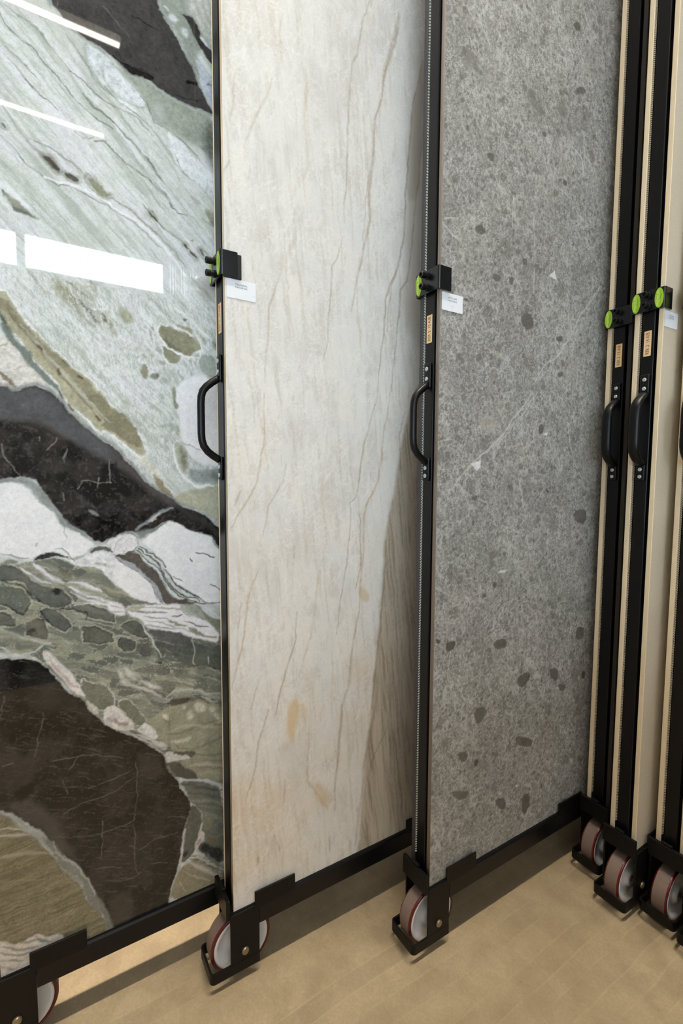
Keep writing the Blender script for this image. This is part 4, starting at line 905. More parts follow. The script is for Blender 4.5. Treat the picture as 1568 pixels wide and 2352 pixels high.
    s.poly(K([(1000, 2120), (1080, 2080), (1090, 2130), (1010, 2200)]), (36, 36, 30), 3, .8)
    s.poly(K([(1020, 1780), (1050, 1780), (1020, 1980), (990, 2180), (970, 2280), (940, 2200), (960, 2060), (990, 1900)]), (206, 200, 194), 1.6, .96)
    s.poly(K([(1240, 1700), (1270, 1690), (1240, 1820), (1290, 1830), (1280, 1920), (1230, 2020), (1170, 2120), (1180, 1990), (1210, 1860)]), (206, 200, 192), 1.8, .96)
    s.poly(K([(1210, 1920), (1260, 1900), (1250, 1990), (1200, 2020)]), (178, 150, 138), 2.5, .7)
    # olive foot, right
    s.poly(M([(760, 900), (790, 780), (840, 640), (880, 540), (960, 460), (1060, 400), (1180, 420), (1300, 500), (1420, 580), (1500, 500), (1560, 560), (1560, 900)]), (148, 138, 98), 2.2, .97, 0, [(0, 2.2, (190, 184, 172), .55)])
    s.line(M([(1000, 440), (1110, 470), (1200, 520), (1300, 590), (1400, 620)]), (206, 196, 188), 4.5, .9, .1)
    s.line(M([(930, 550), (1040, 590), (1150, 630), (1260, 680)]), (184, 176, 146), 2, .85, .1)
    s.line(M([(900, 690), (920, 760), (960, 800)]), (190, 184, 158), 1.5, .8)
    s.line(M([(1020, 400), (1150, 410), (1280, 500), (1440, 560)]), (96, 88, 60), 3, .8)
    s.line(M([(1040, 360), (1180, 370), (1300, 450), (1440, 520)]), (134, 122, 78), 4, .8)
    # --- big dark body at the bottom
    nb = lambda p: crop(0, 1500, 2.76, p)
    body2 = nb([(-40, 10), (30, 40), (90, 45), (150, 40), (240, 50), (300, 90), (340, 140), (400, 210), (450, 260), (530, 290), (560, 370), (620, 400), (700, 470), (790, 510), (870, 535), (960, 590), (1040, 640), (1060, 740), (1130, 800), (1140, 850), (1190, 920), (1205, 980), (1180, 1060), (1160, 1180), (1140, 1300), (1120, 1400), (1085, 1500), (1075, 1600), (1060, 1700), (680, 1760), (665, 1680), (640, 1620), (580, 1500), (520, 1380), (440, 1320), (360, 1250), (320, 1170), (230, 1100), (130, 1050), (40, 1000), (-40, 950)])
    idx, d = s.poly(body2, (48, 43, 40), 2.0, 1, 0, [(3, 2.2, (150, 150, 140), .45)])
    ins = sm(1, -3, d); wy = s.wy[idx]; wz = s.wz[idx]
    mot = fbm(wy / 50, wz / 50, 331, 5, .65); mt2 = fbm(wy / 5, wz / 3, 333, 3, .7); mt3 = fbm((wy + wz * .35) / 3, (wz - wy * .35) / 26, 335, 3)
    mt4 = fbm((wy - wz * 2) / 60, (wz + wy * .5) / 2.2, 337, 3)
    s.put(idx, ins * sm(.48, .7, mot), (68, 58, 50), .7)
    s.put(idx, ins * sm(.5, .34, mot), (33, 29, 27), .8)
    s.put(idx, ins * sm(.58, .75, mt2), (80, 72, 64), .45)
    s.put(idx, ins * sm(.64, .8, mt4), (104, 96, 82), .4)
    s.poly(nb([(240, 60), (340, 150), (420, 260), (540, 330), (560, 400), (440, 380), (300, 400), (150, 380), (140, 60)]), (60, 54, 47), 8, .6)
    s.poly(nb([(860, 620), (1000, 650), (1060, 760), (960, 800), (880, 740)]), (74, 66, 60), 9, .7)
    s.poly(nb([(40, 980), (160, 900), (320, 1000), (420, 1200), (500, 1330), (380, 1250), (250, 1110), (130, 1050)]), (82, 76, 68), 10, .7)
    s.poly(nb([(690, 1560), (800, 1500), (860, 1620), (840, 1700), (690, 1740)]), (78, 68, 54), 10, .7)
    s.poly(nb([(-20, 620), (60, 640), (190, 660), (230, 780), (180, 870), (60, 880), (-20, 900)]), (72, 60, 44), 8, .55)
    s.poly(nb([(100, 870), (220, 830), (200, 900), (110, 950)]), (24, 22, 22), 6, .8)
    for p, w in (([(0, 720), (80, 700)], .8), ([(30, 270), (10, 420)], .9), ([(270, 380), (240, 560), (220, 660)], .7), ([(330, 690), (480, 660), (620, 650), (780, 665)], 1.0), ([(400, 1010), (540, 950), (700, 890), (860, 780)], 1.0), ([(360, 1160), (520, 1160), (660, 1140), (800, 1090), (860, 1060)], 1.2), ([(680, 1440), (760, 1445), (850, 1430), (890, 1400)], 1.0), ([(440, 740), (490, 660)], .9), ([(640, 1060), (650, 1200), (640, 1300)], .8), ([(960, 1340), (1060, 1330)], .9), ([(1060, 1040), (1170, 1040)], .8), ([(400, 800), (430, 900)], .8), ([(600, 1370), (700, 1350), (780, 1355)], .8), ([(860, 700), (870, 900), (850, 1100), (860, 1300), (870, 1420)], 1.4), ([(560, 860), (700, 800), (840, 740)], .8), ([(880, 1250), (1000, 1180), (1130, 1140)], .8)):
        s.line(nb(p), (118, 112, 100), w * .8, .55, .5, True, 3)
    # --- bottom left olive
    ol = Lc([(-60, 290), (60, 400), (200, 500), (340, 600), (480, 720), (600, 840), (700, 960), (820, 1120), (960, 1270), (1080, 1360), (1180, 1480), (1220, 1640), (1380, 1760), (1460, 1900), (1480, 2050), (1568, 2000), (1568, 2400), (-60, 2500)])
    idx, d = s.poly(ol, (124, 115, 76), 2.2, .98)
    ins = sm(1, -3, d); wy = s.wy[idx]; wz = s.wz[idx]
    ls = fbm(wy / 70, (wz - .02 * wy) / 3.0, 401, 4)
    s.put(idx, ins * sm(.52, .72, ls), (150, 140, 96), .6); s.put(idx, ins * sm(.46, .3, ls), (102, 95, 62), .6)
    s.put(idx, ins * sm(.68, .76, fbm(wy / 3, wz / 2, 405, 3)), (70, 66, 48), .5)
    s.line(Lc([(-20, 635), (150, 620), (300, 625), (400, 660)]), (190, 186, 166), 2, .85, .1); s.line(Lc([(-20, 730), (150, 715), (420, 700)]), (184, 180, 160), 3.4, .85, .1); s.line(Lc([(-20, 1000), (200, 990), (400, 965), (650, 965)]), (170, 162, 130), 5, .75, .2)
    s.line(Lc([(-20, 1345), (300, 1335), (600, 1330)]), (156, 146, 106), 1.8, .7)
    shore = Lc([(-60, 260), (60, 370), (200, 440), (300, 530), (460, 640), (600, 720), (740, 780), (860, 960), (960, 1100), (1100, 1160), (1180, 1290), (1300, 1400), (1340, 1540), (1440, 1640), (1490, 1760), (1540, 1900), (1568, 2010), (1480, 2060), (1440, 1900), (1400, 1780), (1240, 1680), (1190, 1520), (1100, 1370), (960, 1290), (840, 1170), (740, 1000), (600, 860), (480, 760), (360, 640), (200, 530), (60, 420), (-60, 330)])
    s.poly(shore, (116, 120, 110), 3, .95)
    s.line(Lc([(40, 380), (160, 440), (280, 560), (420, 650), (560, 740), (620, 850), (740, 960)]), (170, 174, 172), 4.5, .8, .2)
    s.line(Lc([(740, 780), (780, 950), (900, 1060), (1060, 1150), (1160, 1260), (1260, 1370), (1320, 1500), (1320, 1560)]), (168, 174, 168), 2, .85, .2)
    s.line(Lc([(840, 1150), (960, 1260), (1080, 1310), (1160, 1420)]), (156, 162, 152), 2, .8)
    # bottom left white corner
    s.poly(Lc([(-60, 2130), (60, 2180), (200, 2220), (320, 2190), (440, 2110), (560, 2080), (660, 2130), (820, 2090), (900, 2140), (900, 2700), (-60, 2700)]), (204, 194, 180), 2.4, .97)
    for p in ([(300, 2200), (500, 2160), (700, 2190)], [(40, 2260), (260, 2290), (500, 2260)], [(0, 2360), (200, 2370), (400, 2340)], [(480, 2120), (560, 2170), (640, 2160)], [(0, 2450), (300, 2440)], [(-20, 2540), (200, 2560)]):
        s.line(Lc(p), (106, 112, 100), 3, .75, .5)
    # hairline cracks, salt and pepper everywhere
    g = fbm(Y / 1.9, Z / 1.9, 501, 2); h = fbm(Y / 8, Z / 8, 503, 4, .65)
    s.rgb *= (1 + .18 * (g - .5) + .20 * (h - .5))[:, None]
    f1, f2, cid = voro((s.wy + .3 * s.wz) / 34 + 3 * (s.n1 - .5), s.wz / 52 + 3 * (s.n3 - .5), 511)
    m = (sm(.06, .2, s.rgb[:, 1]) * sm(.03, .0, f2 - f1) * sm(.5, .66, fbm(Y / 40, Z / 40, 513, 3)) * .35)[:, None]
    s.rgb = s.rgb * (1 - m) + lin((196, 202, 198)) * m
    # stone greens are muted
    lum = (s.rgb @ np.array([.2126, .7152, .0722]))[:, None]
    s.rgb = lum + (s.rgb - lum) * (.30 + .36 * sm(.02, .10, lum))
    s.rgb = s.rgb * np.array([.985, 1.0, 1.035])
    s.rgb *= 1 - .66 * sm(.07, .0, lum)
    s.rgb *= 1 + .10 * sm(.45, .7, lum)
    return np.clip(s.rgb * 1.04, 0.003, .95)

def taj_p4(p): return crop(490, 0, 2.614, p)
def taj_p5(p): return crop(500, 900, 2.138, p)
def taj_p7(p): return crop(700, 1000, 4.704, p)

def paint_taj(X, Y, Z):
    s = Stone(X, Y, Z, (225, 225, 222), .45)
    ALL = np.arange(len(Y))
    c1 = fbm(s.wy / 70, s.wz / 110, 5, 4); c2 = fbm(s.wy / 16, s.wz / 40, 15, 4)
    s.put(ALL, sm(.5, .75, c1), (212, 210, 205), .7); s.put(ALL, sm(.48, .25, c1), (232, 229, 222), .8)
    s.put(ALL, sm(.52, .72, c2), (208, 204, 198), .5)
    warm = fbm(Y / 200, Z / 260, 25, 3)
    s.put(ALL, sm(1300, 500, Z) * sm(.35, .65, warm), (222, 202, 172), .65)  # warm lamp and floor light painted into the lower slab
    vs = fbm((s.wy + s.wz * .10) / 7, s.wz / 150, 35, 4)
    s.put(ALL, sm(.58, .74, vs), (198, 186, 166), .4); s.put(ALL, sm(.42, .26, vs), (232, 230, 224), .5)
    # lace of pale fibres and small grey flakes
    for ang, sx, sz, sd, am in ((.5, 10, 26, 91, .55), (-.6, 14, 40, 93, .6), (1.2, 8, 18, 95, .4), (-1.3, 12, 30, 97, .45)):
        ca, sa = math.cos(ang), math.sin(ang)
        u = (Y * ca + Z * sa) / sx + 1.6 * (fbm(Y / 30, Z / 30, sd, 3) - .5); v = (Z * ca - Y * sa) / sz + 1.2 * (fbm(Y / 34, Z / 34, sd + 1, 3) - .5)
        f1, f2, cid = voro(u, v, sd)
        s.put(ALL, sm(.13, .0, f2 - f1) * sm(.42, .62, fbm(Y / 36, Z / 46, sd + 2, 3)), (240, 238, 233), am)
    g = fbm(Y / 5, Z / 4, 99, 3, .7)
    s.put(ALL, sm(.56, .74, g) * sm(.4, .6, c2), (202, 196, 186), .35)
    # taupe edge zone on the right
    zone = [(1000, 850), (960, 880), (945, 930), (925, 1000), (913, 1060), (905, 1120), (893, 1180), (880, 1260), (876, 1330), (870, 1420), (864, 1500), (858, 1560), (850, 1640), (842, 1720), (835, 1800), (828, 1900), (815, 2000), (1060, 2000), (1060, 850)]
    idx, d = s.poly(zone, (176, 165, 148), 7, .9, mottle=.25)
    ins = sm(2, -8, d); wy = s.wy[idx]; wz = s.wz[idx]
    v = fbm((wy + wz * .12) / 4.5, wz / 110, 45, 4); v2 = fbm((wy + wz * .1) / 14, wz / 160, 47, 3)
    s.put(idx, ins * sm(.52, .7, v), (138, 124, 106), .6); s.put(idx, ins * sm(.45, .28, v), (196, 186, 170), .7)
    s.put(idx, ins * sm(.5, .7, v2) * sm(900, 400, wz), (206, 196, 176), .8)
    s.poly([(960, 120), (1000, 60), (1060, 60), (1060, 800), (930, 800), (925, 600), (940, 420), (950, 260)], (196, 190, 180), 16, .6)
    s.poly(taj_p4([(1190, 640), (1260, 380), (1290, 400), (1260, 700), (1240, 1000), (1230, 1200), (1160, 1200), (1170, 900)]), (176, 168, 156), 8, .6)
    s.poly(taj_p4([(1120, 60), (1110, 170), (1080, 280), (1040, 420), (1010, 560), (1020, 430), (1060, 280), (1095, 160)]), (184, 174, 158), 6, .8)
    s.poly(taj_p7([(820, 450), (1000, 60), (1010, 380), (960, 640), (910, 760), (880, 1000), (830, 1400), (840, 1780), (700, 1700), (640, 1300), (650, 900), (760, 620)]), (230, 230, 226), 9, .45, mottle=0)
    BR = (164, 146, 120); BR2 = (146, 128, 102)
    V = ((taj_p4([(940, 10), (900, 90), (880, 200), (865, 320), (830, 390), (815, 600), (810, 800), (800, 950), (795, 1150), (782, 1210), (785, 1340)]), 2.2, BR, .75),
         (taj_p4([(770, 1420), (745, 1560), (715, 1600), (705, 1700), (695, 1850), (690, 2040), (660, 2150)]), 2, BR, .7),
         (taj_p4([(1110, 170), (1080, 290), (1030, 450), (1005, 600), (970, 720), (960, 850), (950, 1000), (940, 1150), (940, 1320), (905, 1450), (880, 1600), (850, 1720), (830, 1860)]), 3.6, BR, .75),
         (taj_p4([(975, 730), (955, 900), (935, 1050), (915, 1250), (890, 1450)]), 1.8, BR, .6),
         (taj_p4([(1258, 370), (1200, 620), (1180, 850), (1160, 1050), (1155, 1250), (1140, 1430), (1110, 1580), (1060, 1720), (1035, 1780), (1030, 1950), (1000, 2180), (985, 2350)]), 2.6, BR2, .85),
         (taj_p4([(1110, 1590), (1070, 1720), (1050, 1850), (1045, 2000)]), 1.6, BR, .8),
         (taj_p4([(1270, 700), (1240, 960), (1220, 1180), (1200, 1400), (1180, 1560), (1160, 1690), (1120, 1740), (1110, 1900), (1100, 2000), (1085, 2160), (1070, 2350)]), 2.2, BR2, .8),
         (taj_p4([(560, 420), (560, 560), (540, 700), (560, 860), (570, 1000), (540, 1080)]), 4.5, (200, 188, 164), .6),
         (taj_p4([(355, 470), (320, 580), (250, 700), (190, 840)]), 2.5, (178, 164, 142), .6), (taj_p4([(130, 440), (115, 600), (100, 720)]), 2.5, (186, 176, 160), .6),
         (taj_p4([(395, 1660), (370, 1740), (330, 1850), (320, 2100), (310, 2300)]), 2.4, BR, .6), (taj_p4([(100, 960), (60, 1030)]), 2, BR, .6), (taj_p4([(500, 1420), (430, 1560), (400, 1660)]), 3, (200, 186, 164), .5),
         (taj_p4([(410, 80), (390, 200), (400, 260)]), 2, (190, 182, 166), .6), (taj_p4([(820, 400), (870, 600), (865, 850), (850, 1100)]), 3, (200, 192, 176), .5),
         (taj_p5([(785, 20), (740, 170), (715, 260), (695, 400), (680, 510), (648, 545)]), 2, BR2, .8), (taj_p5([(648, 545), (650, 620), (645, 720), (630, 850), (615, 960), (595, 1080), (580, 1200)]), 1.8, BR2, .75),
         (taj_p5([(850, 0), (820, 170), (810, 280), (795, 400), (790, 440), (745, 530), (715, 620), (712, 760), (705, 900), (690, 1100), (675, 1180)]), 2.6, (186, 160, 122), .85),
         (taj_p5([(695, 590), (698, 760), (700, 860), (680, 960)]), 1.6, (120, 104, 84), .8), (taj_p5([(680, 1130), (662, 1250), (650, 1350), (640, 1450), (610, 1540), (598, 1680), (590, 1780), (575, 1920), (575, 2050)]), 4, BR, .8),
         (taj_p5([(830, 720), (820, 880), (800, 1100), (795, 1200), (775, 1320), (765, 1460), (750, 1560)]), 2.6, (128, 112, 90), .8), (taj_p5([(790, 1300), (790, 1420), (760, 1600), (740, 1740), (715, 1850), (705, 1980), (690, 2100), (675, 2230)]), 4, BR, .7),
         (taj_p5([(840, 1330), (850, 1500), (830, 1660), (770, 1780), (740, 1880)]), 2.4, (140, 122, 96), .7), (taj_p5([(920, 100), (890, 220), (895, 400)]), 2, (130, 116, 98), .6),
         (taj_p5([(230, 10), (230, 220), (200, 380), (190, 460), (120, 560), (60, 680)]), 2.2, (188, 160, 120), .75), (taj_p5([(200, 880), (150, 1000), (130, 1120), (120, 1260), (85, 1380), (65, 1460)]), 2.2, (188, 160, 120), .8),
         (taj_p5([(335, 350), (325, 440), (250, 560), (220, 700)]), 2, BR, .6), (taj_p5([(370, 740), (375, 820)]), 3.2, BR, .6), (taj_p5([(390, 1080), (375, 1230), (330, 1380), (300, 1490), (280, 1590)]), 2.4, BR, .8),
         (taj_p5([(250, 1560), (200, 1720), (180, 1860), (140, 2000)]), 2.4, BR, .7), (taj_p5([(110, 480), (80, 560)]), 2, BR, .6), (taj_p5([(500, 880), (480, 1000), (470, 1120), (440, 1250), (400, 1400)]), 3, (198, 182, 156), .6),
         (taj_p5([(540, 180), (530, 330), (510, 520)]), 3, (206, 192, 168), .5), (taj_p5([(110, 1040), (95, 1170)]), 2, BR, .6), (taj_p5([(210, 1400), (160, 1560)]), 2, BR, .6), (taj_p5([(560, 1380), (560, 1600)]), 2, (200, 180, 150), .6),
         (taj_p5([(330, 1900), (325, 2050)]), 3, BR, .5), (taj_p5([(450, 1650), (440, 1900), (540, 2050)]), 2.4, BR, .5), (taj_p5([(545, 2180), (550, 2260)]), 2.4, (134, 118, 96), .6), (taj_p5([(280, 2180), (300, 2260)]), 2.4, (134, 118, 96), .6), (taj_p5([(200, 2280), (190, 2330)]), 3, (134, 118, 96), .6))
    for p, w, c, a in V: s.line(p, c, w * 1.1, a * .82, .45, True, 2.5)
    s.poly(taj_p5([(350, 1520), (400, 1500), (390, 1650), (370, 1740), (330, 1640)]), (214, 186, 134), 9, .7)
    s.poly(taj_p5([(410, 1520), (440, 1560), (430, 1640), (410, 1600)]), (210, 184, 136), 6, .5)
    s.poly(taj_p5([(480, 1900), (560, 1980), (540, 2060), (470, 2000)]), (206, 180, 134), 8, .5)
    s.poly(taj_p7([(580, 1600), (690, 1680), (690, 1800), (600, 1790)]), (206, 176, 132), 4, .5)
    s.rgb *= (1 + .08 * (fbm(Y / 1.6, Z / 1.6, 101, 2) - .5))[:, None]
    return np.clip(s.rgb, 0.01, .93)

def paint_grey(X, Y, Z):
    s = Stone(X, Y, Z, (137, 136, 133), .7)
    ALL = np.arange(len(Y))
    a = fbm(Y / 120, Z / 120, 7, 4)
    s.put(ALL, sm(.5, .75, a), (150, 148, 142), .7); s.put(ALL, sm(.5, .25, a), (132, 131, 127), .7)
    sp = fbm(s.wy / 2.3, s.wz / 2.3, 111, 2); sp2 = fbm(Y / 5, Z / 5, 117, 3, .7)
    quiet = np.zeros(len(Y))
    s.put(ALL, sm(.62, .82, sp), (206, 205, 201), .5); s.put(ALL, sm(.36, .18, sp), (96, 94, 90), .5)
    s.put(ALL, sm(.56, .72, sp2), (186, 183, 176), .55); s.put(ALL, sm(.44, .28, sp2), (108, 106, 100), .55)
    sp3 = fbm((s.wy + .5 * s.wz) / 2.2, (s.wz - .5 * s.wy) / 9, 119, 3, .6)
    s.put(ALL, sm(.68, .82, sp3), (206, 206, 204), .25)
    # wispy pale web
    for sx, sz, sd, am in ((16, 22, 61, .55), (34, 50, 67, .5), (9, 12, 73, .35)):
        rg = 1 - np.abs(2 * fbm((s.wy + .35 * s.wz) / sx, (s.wz - .2 * s.wy) / sz, sd, 4, .6) - 1)
        s.put(ALL, sm(.90, .995, rg) * sm(.40, .60, fbm(Y / 70, Z / 70, sd + 3, 3)), (208, 208, 205), am)
    # scattered clasts of three sizes
    for sc, sd, th, c in ((52, 3, .93, (120, 118, 112)), (24, 5, .90, (112, 110, 104)), (12, 9, .84, (104, 102, 96)), (22, 15, .96, (168, 164, 156))):
        f1, f2, cid = voro(s.wy / sc, s.wz / sc, sd)
        r = .20 + .22 * ((cid * 37) % 1)
        s.put(ALL, (cid > th) * sm(r + .05, r - .02, f1 + .25 * (s.n4 - .5)), c, .7)
    for sc, sd in ((55, 21), (30, 27), (16, 31)):
        f1, f2, cid = voro((s.wy + .3 * s.wz) / sc + 2.2 * (s.n1 - .5), s.wz / (sc * 1.5) + 1.6 * (s.n2 - .5), sd)
        s.put(ALL, sm(.06, .0, f2 - f1) * sm(.44, .6, fbm(Y / 55, Z / 55, sd + 2, 3)), (206, 206, 203), .7)
    q = lambda p: crop(980, 0, 2.613, p)
    r_ = lambda p: crop(980, 900, 2.138, p)
    z8 = lambda p: crop(1000, 1300, 5.227, p)
    W_ = (204, 204, 202)
    for p, w in ((q([(1040, 1720), (990, 1800), (930, 1880), (870, 2000), (790, 2130), (700, 2200), (640, 2300)]), 3.4), (r_([(520, 0), (440, 110), (380, 200), (300, 290), (230, 340), (170, 410), (130, 470)]), 4.2), (r_([(540, 10), (470, 100), (400, 200), (330, 270)]), 1.6),
                 (q([(95, 1330), (140, 1390), (185, 1430)]), 4), (q([(100, 1310), (190, 1310)]), 2), (q([(790, 320), (830, 350), (830, 410)]), 3.2), (q([(880, 880), (930, 950), (940, 1050)]), 2.8), (q([(840, 200), (860, 300), (880, 400)]), 1.4), (q([(700, 700), (740, 830), (740, 900)]), 1.4), (q([(800, 1130), (870, 1200), (900, 1270), (940, 1320)]), 1.8), (q([(970, 950), (1010, 1080), (1030, 1150)]), 1.4), (q([(940, 20), (960, 130), (980, 180)]), 3), (q([(515, 1180), (515, 1380)]), 1.3), (q([(640, 1300), (650, 1500), (640, 1760)]), 1.3), (q([(460, 1790), (470, 1900)]), 1.2), (q([(560, 970), (575, 1060)]), 1.6), (q([(165, 1900), (200, 2010)]), 1.6), (q([(120, 320), (190, 410)]), 1.2),
                 (r_([(690, 130), (700, 230), (720, 330), (760, 420)]), 2), (r_([(650, 20), (690, 100)]), 1.4), (r_([(455, 430), (470, 560)]), 2.2), (r_([(450, 220), (490, 300)]), 1.4), (r_([(720, 560), (770, 620)]), 1.6), (r_([(370, 660), (480, 700)]), 1.8), (r_([(495, 700), (495, 750)]), 3.2), (r_([(640, 1040), (690, 1020)]), 1.6), (r_([(520, 1660), (480, 1690)]), 2.5), (r_([(190, 1000), (215, 1040)]), 3.6), (r_([(60, 890), (85, 920)]), 3.6), (r_([(30, 960), (110, 1000)]), 1.2), (r_([(130, 1180), (110, 1340)]), 1), (r_([(120, 260), (180, 300)]), 1.4), (r_([(60, 240), (110, 230)]), 3), (r_([(270, 130), (260, 170), (270, 210)]), 1.6), (r_([(660, 1500), (620, 1560)]), 1.6), (r_([(60, 1400), (20, 1430)]), 2.4)):
        s.line(p, (214, 214, 212), w * .62, .85, .35, True, 3)
    D_ = (96, 94, 88)
    for p in (q([(360, 920), (400, 920), (410, 950), (395, 970), (365, 945)]), q([(285, 1360), (320, 1340), (355, 1370), (345, 1400), (290, 1390)]), q([(570, 1885), (610, 1870), (645, 1930), (620, 1985), (570, 1950)]), q([(890, 540), (930, 510), (960, 540), (930, 570)]), q([(870, 140), (910, 120), (930, 160), (900, 190)]), q([(570, 1550), (600, 1545), (605, 1590), (580, 1590)]), q([(775, 2020), (815, 2015), (815, 2055), (780, 2050)]), q([(785, 2235), (820, 2230), (815, 2265), (785, 2260)]), q([(815, 1080), (845, 1080), (840, 1115), (818, 1110)]), q([(220, 1790), (245, 1790), (245, 1812), (225, 1812)]), q([(495, 1665), (525, 1660), (520, 1705), (495, 1700)]), q([(1050, 585), (1070, 590), (1060, 620)]), q([(230, 755), (255, 755), (250, 785), (235, 780)]), q([(690, 790), (720, 790), (720, 825), (695, 820)]), q([(400, 1640), (450, 1650), (430, 1690), (400, 1680)]),
              r_([(270, 990), (295, 985), (300, 1010), (275, 1012)]), r_([(320, 940), (345, 935), (340, 965), (325, 965)]), r_([(445, 1400), (500, 1375), (510, 1400), (470, 1460), (445, 1440)]), r_([(600, 1360), (640, 1355), (650, 1400), (630, 1425), (605, 1400)]), r_([(230, 1560), (280, 1540), (290, 1590), (250, 1640), (235, 1610)]), r_([(545, 170), (575, 165), (575, 210), (548, 215)]), r_([(225, 510), (248, 505), (245, 535), (225, 530)]), r_([(730, 1160), (770, 1150), (770, 1210), (735, 1220)]), r_([(325, 1220), (390, 1215), (395, 1255), (340, 1270)]), r_([(150, 1770), (200, 1765), (190, 1815), (155, 1810)]), r_([(465, 1975), (510, 1970), (500, 2050), (470, 2080)]), r_([(120, 1960), (220, 1955), (180, 2010), (130, 1995)]), r_([(640, 1430), (690, 1440), (660, 1480)]), r_([(335, 1990), (390, 2000), (380, 2060), (345, 2040)]), r_([(720, 580), (780, 570), (780, 640), (730, 640)]), r_([(220, 640), (240, 630), (230, 670)]), r_([(430, 1690), (520, 1700), (510, 1750), (440, 1740)])):
        s.poly(p, D_, 1.6, .9)
    for p in (z8([(120, 950), (150, 905), (250, 890), (230, 960), (190, 1020), (130, 1030)]), z8([(0, 870), (60, 910), (40, 940), (0, 930)]), r_([(230, 1810), (255, 1800), (240, 1840), (228, 1835)]), r_([(555, 1930), (570, 1925), (560, 1955)]), r_([(760, 1370), (780, 1370), (775, 1410), (760, 1405)]), r_([(580, 460), (605, 490), (590, 495)]), q([(220, 1790), (245, 1790), (240, 1812)])):
        s.poly(p, (76, 72, 64), 1.4, .9)
    for p in (z8([(265, 1000), (300, 955), (345, 990), (330, 1060), (280, 1050)]), z8([(200, 370), (270, 350), (270, 430), (210, 430)]), z8([(420, 1120), (460, 1090), (500, 1120), (470, 1170)]), r_([(250, 130), (340, 120), (340, 190), (270, 190)])):
        s.poly(p, (172, 166, 158), 2, .75)
    for p in (r_([(215, 350), (265, 335), (260, 375), (240, 390)]), z8([(740, 90), (800, 50), (860, 40), (830, 80)]), q([(735, 1660), (765, 1620), (780, 1680)]), r_([(570, 215), (595, 205), (590, 220)]), r_([(430, 1930), (445, 1925), (440, 1945)]), r_([(700, 1805), (715, 1800), (712, 1825)])):
        s.poly(p, (224, 226, 228), 1.2, .95, round_=False)
    for p, w in ((r_([(490, 770), (500, 820), (490, 870), (510, 890)]), 1.4), (r_([(225, 390), (240, 410)]), 2.2), (r_([(215, 340), (150, 430)]), 3), (q([(310, 850), (355, 910)]), 1.6), (q([(720, 120), (730, 190)]), 1.4), (z8([(1230, 590), (1300, 640)]), 6), (r_([(65, 200), (60, 240)]), 3), (r_([(655, 260), (660, 275)]), 4)):
        s.line(p, (150, 112, 82), w, .6)
    return np.clip(s.rgb, 0.01, .93)

# ---------------------------------------------------------------- slab face materials (painted colour x fine grain)
def stone_mat(name, rough, ior, coat, gscale, gamt, bumpd, speck=None, rvar=0.0):
    s = NT(name)
    at = s.t.nodes.new('ShaderNodeAttribute'); at.attribute_name = 'stone'
    co = s.coords()
    g = s.noise(co, gscale, 3, 0.7)
    f = s.ramp(g, [(0.25, 1 - gamt), (0.75, 1 + gamt)] if gamt < 0 else [(0.25, 1 - gamt), (0.75, 1.0)])
    mul = s.mix(1.0, at.outputs['Color'], f, 'MULTIPLY')
    if speck:
        v = s.noise(s.coords(), speck[0], 2, 0.5)
        mul = s.mix(s.math('MULTIPLY', s.ramp(v, [(speck[1], 0.0), (speck[1] + 0.05, 1.0)]), speck[3]), mul, L4(speck[2]))
    s.l(mul, s.b.inputs['Base Color'])
    s.b.inputs['Roughness'].default_value = rough; s.b.inputs['IOR'].default_value = ior
    if rvar: s.l(s.ramp(s.noise(co, 30, 4), [(0.3, rough - rvar), (0.7, rough + rvar)]), s.b.inputs['Roughness'])
    s.b.inputs['Coat Weight'].default_value = coat; s.b.inputs['Coat Roughness'].default_value = 0.01
    if bumpd: s.bump(g, bumpd, 0.6)
    return s.m
M_GREEN = stone_mat('polished green and black marble', 0.02, 1.52, 0.0, 420, 0.12, 0)
M_TAJ = stone_mat('honed cream quartzite', 0.42, 1.45, 0.0, 380, 0.06, 0.0002, None, 0.06)
M_GREY = stone_mat('honed grey breccia', 0.5, 1.45, 0.0, 520, 0.16, 0.0002, (330, 0.68, (206, 204, 200), 0.35))
def beige_mat():
    s = NT('sandy beige stone face'); co = s.coords()
    a = s.noise(co, 3, 3); g = s.noise(co, 300, 3, .7)
    c = s.mix(a, L4((222, 212, 192)), L4((206, 194, 172)))
    c = s.mix(s.math('MULTIPLY', s.ramp(g, [(.35, 1.0), (.6, 0.0)]), .3), c, L4((178, 164, 140)))
    s.l(c, s.b.inputs['Base Color']); s.b.inputs['Roughness'].default_value = .55; s.bump(g, 0.0003)
    return s.m
M_BEIGE = beige_mat()
def plainstone(name, c1, c2):
    s = NT(name); co = s.coords()
    a = s.noise(co, 8, 6, .6, 1.5)
    s.l(s.mix(a, L4(c1), L4(c2)), s.b.inputs['Base Color']); s.b.inputs['Roughness'].default_value = .4
    return s.m
M_SLATE = plainstone('dark grey stone face', (52, 50, 54), (84, 80, 82))
M_BROWN = plainstone('dark brown stone face', (36, 32, 28), (60, 52, 44))


# ---------------------------------------------------------------- rack parts (built once, shared between racks)
HW = 0.043          # half width of a rack
RL = 1.9            # length of a rack
TOPZ = 3.02
CACHE = {}
def part(name, key, build, mat, parent, smooth=False, loc=None):
    if key not in CACHE:
        bm = build(); bmesh.ops.recalc_face_normals(bm, faces=bm.faces)
        me = bpy.data.meshes.new(name); bm.to_mesh(me); bm.free(); me.materials.append(mat)
        if smooth:
            for p in me.polygons: p.use_smooth = True
        CACHE[key] = me
    o = bpy.data.objects.new(name, CACHE[key]); COL.objects.link(o); o.parent = parent
    if loc is not None: o.location = loc
    return o

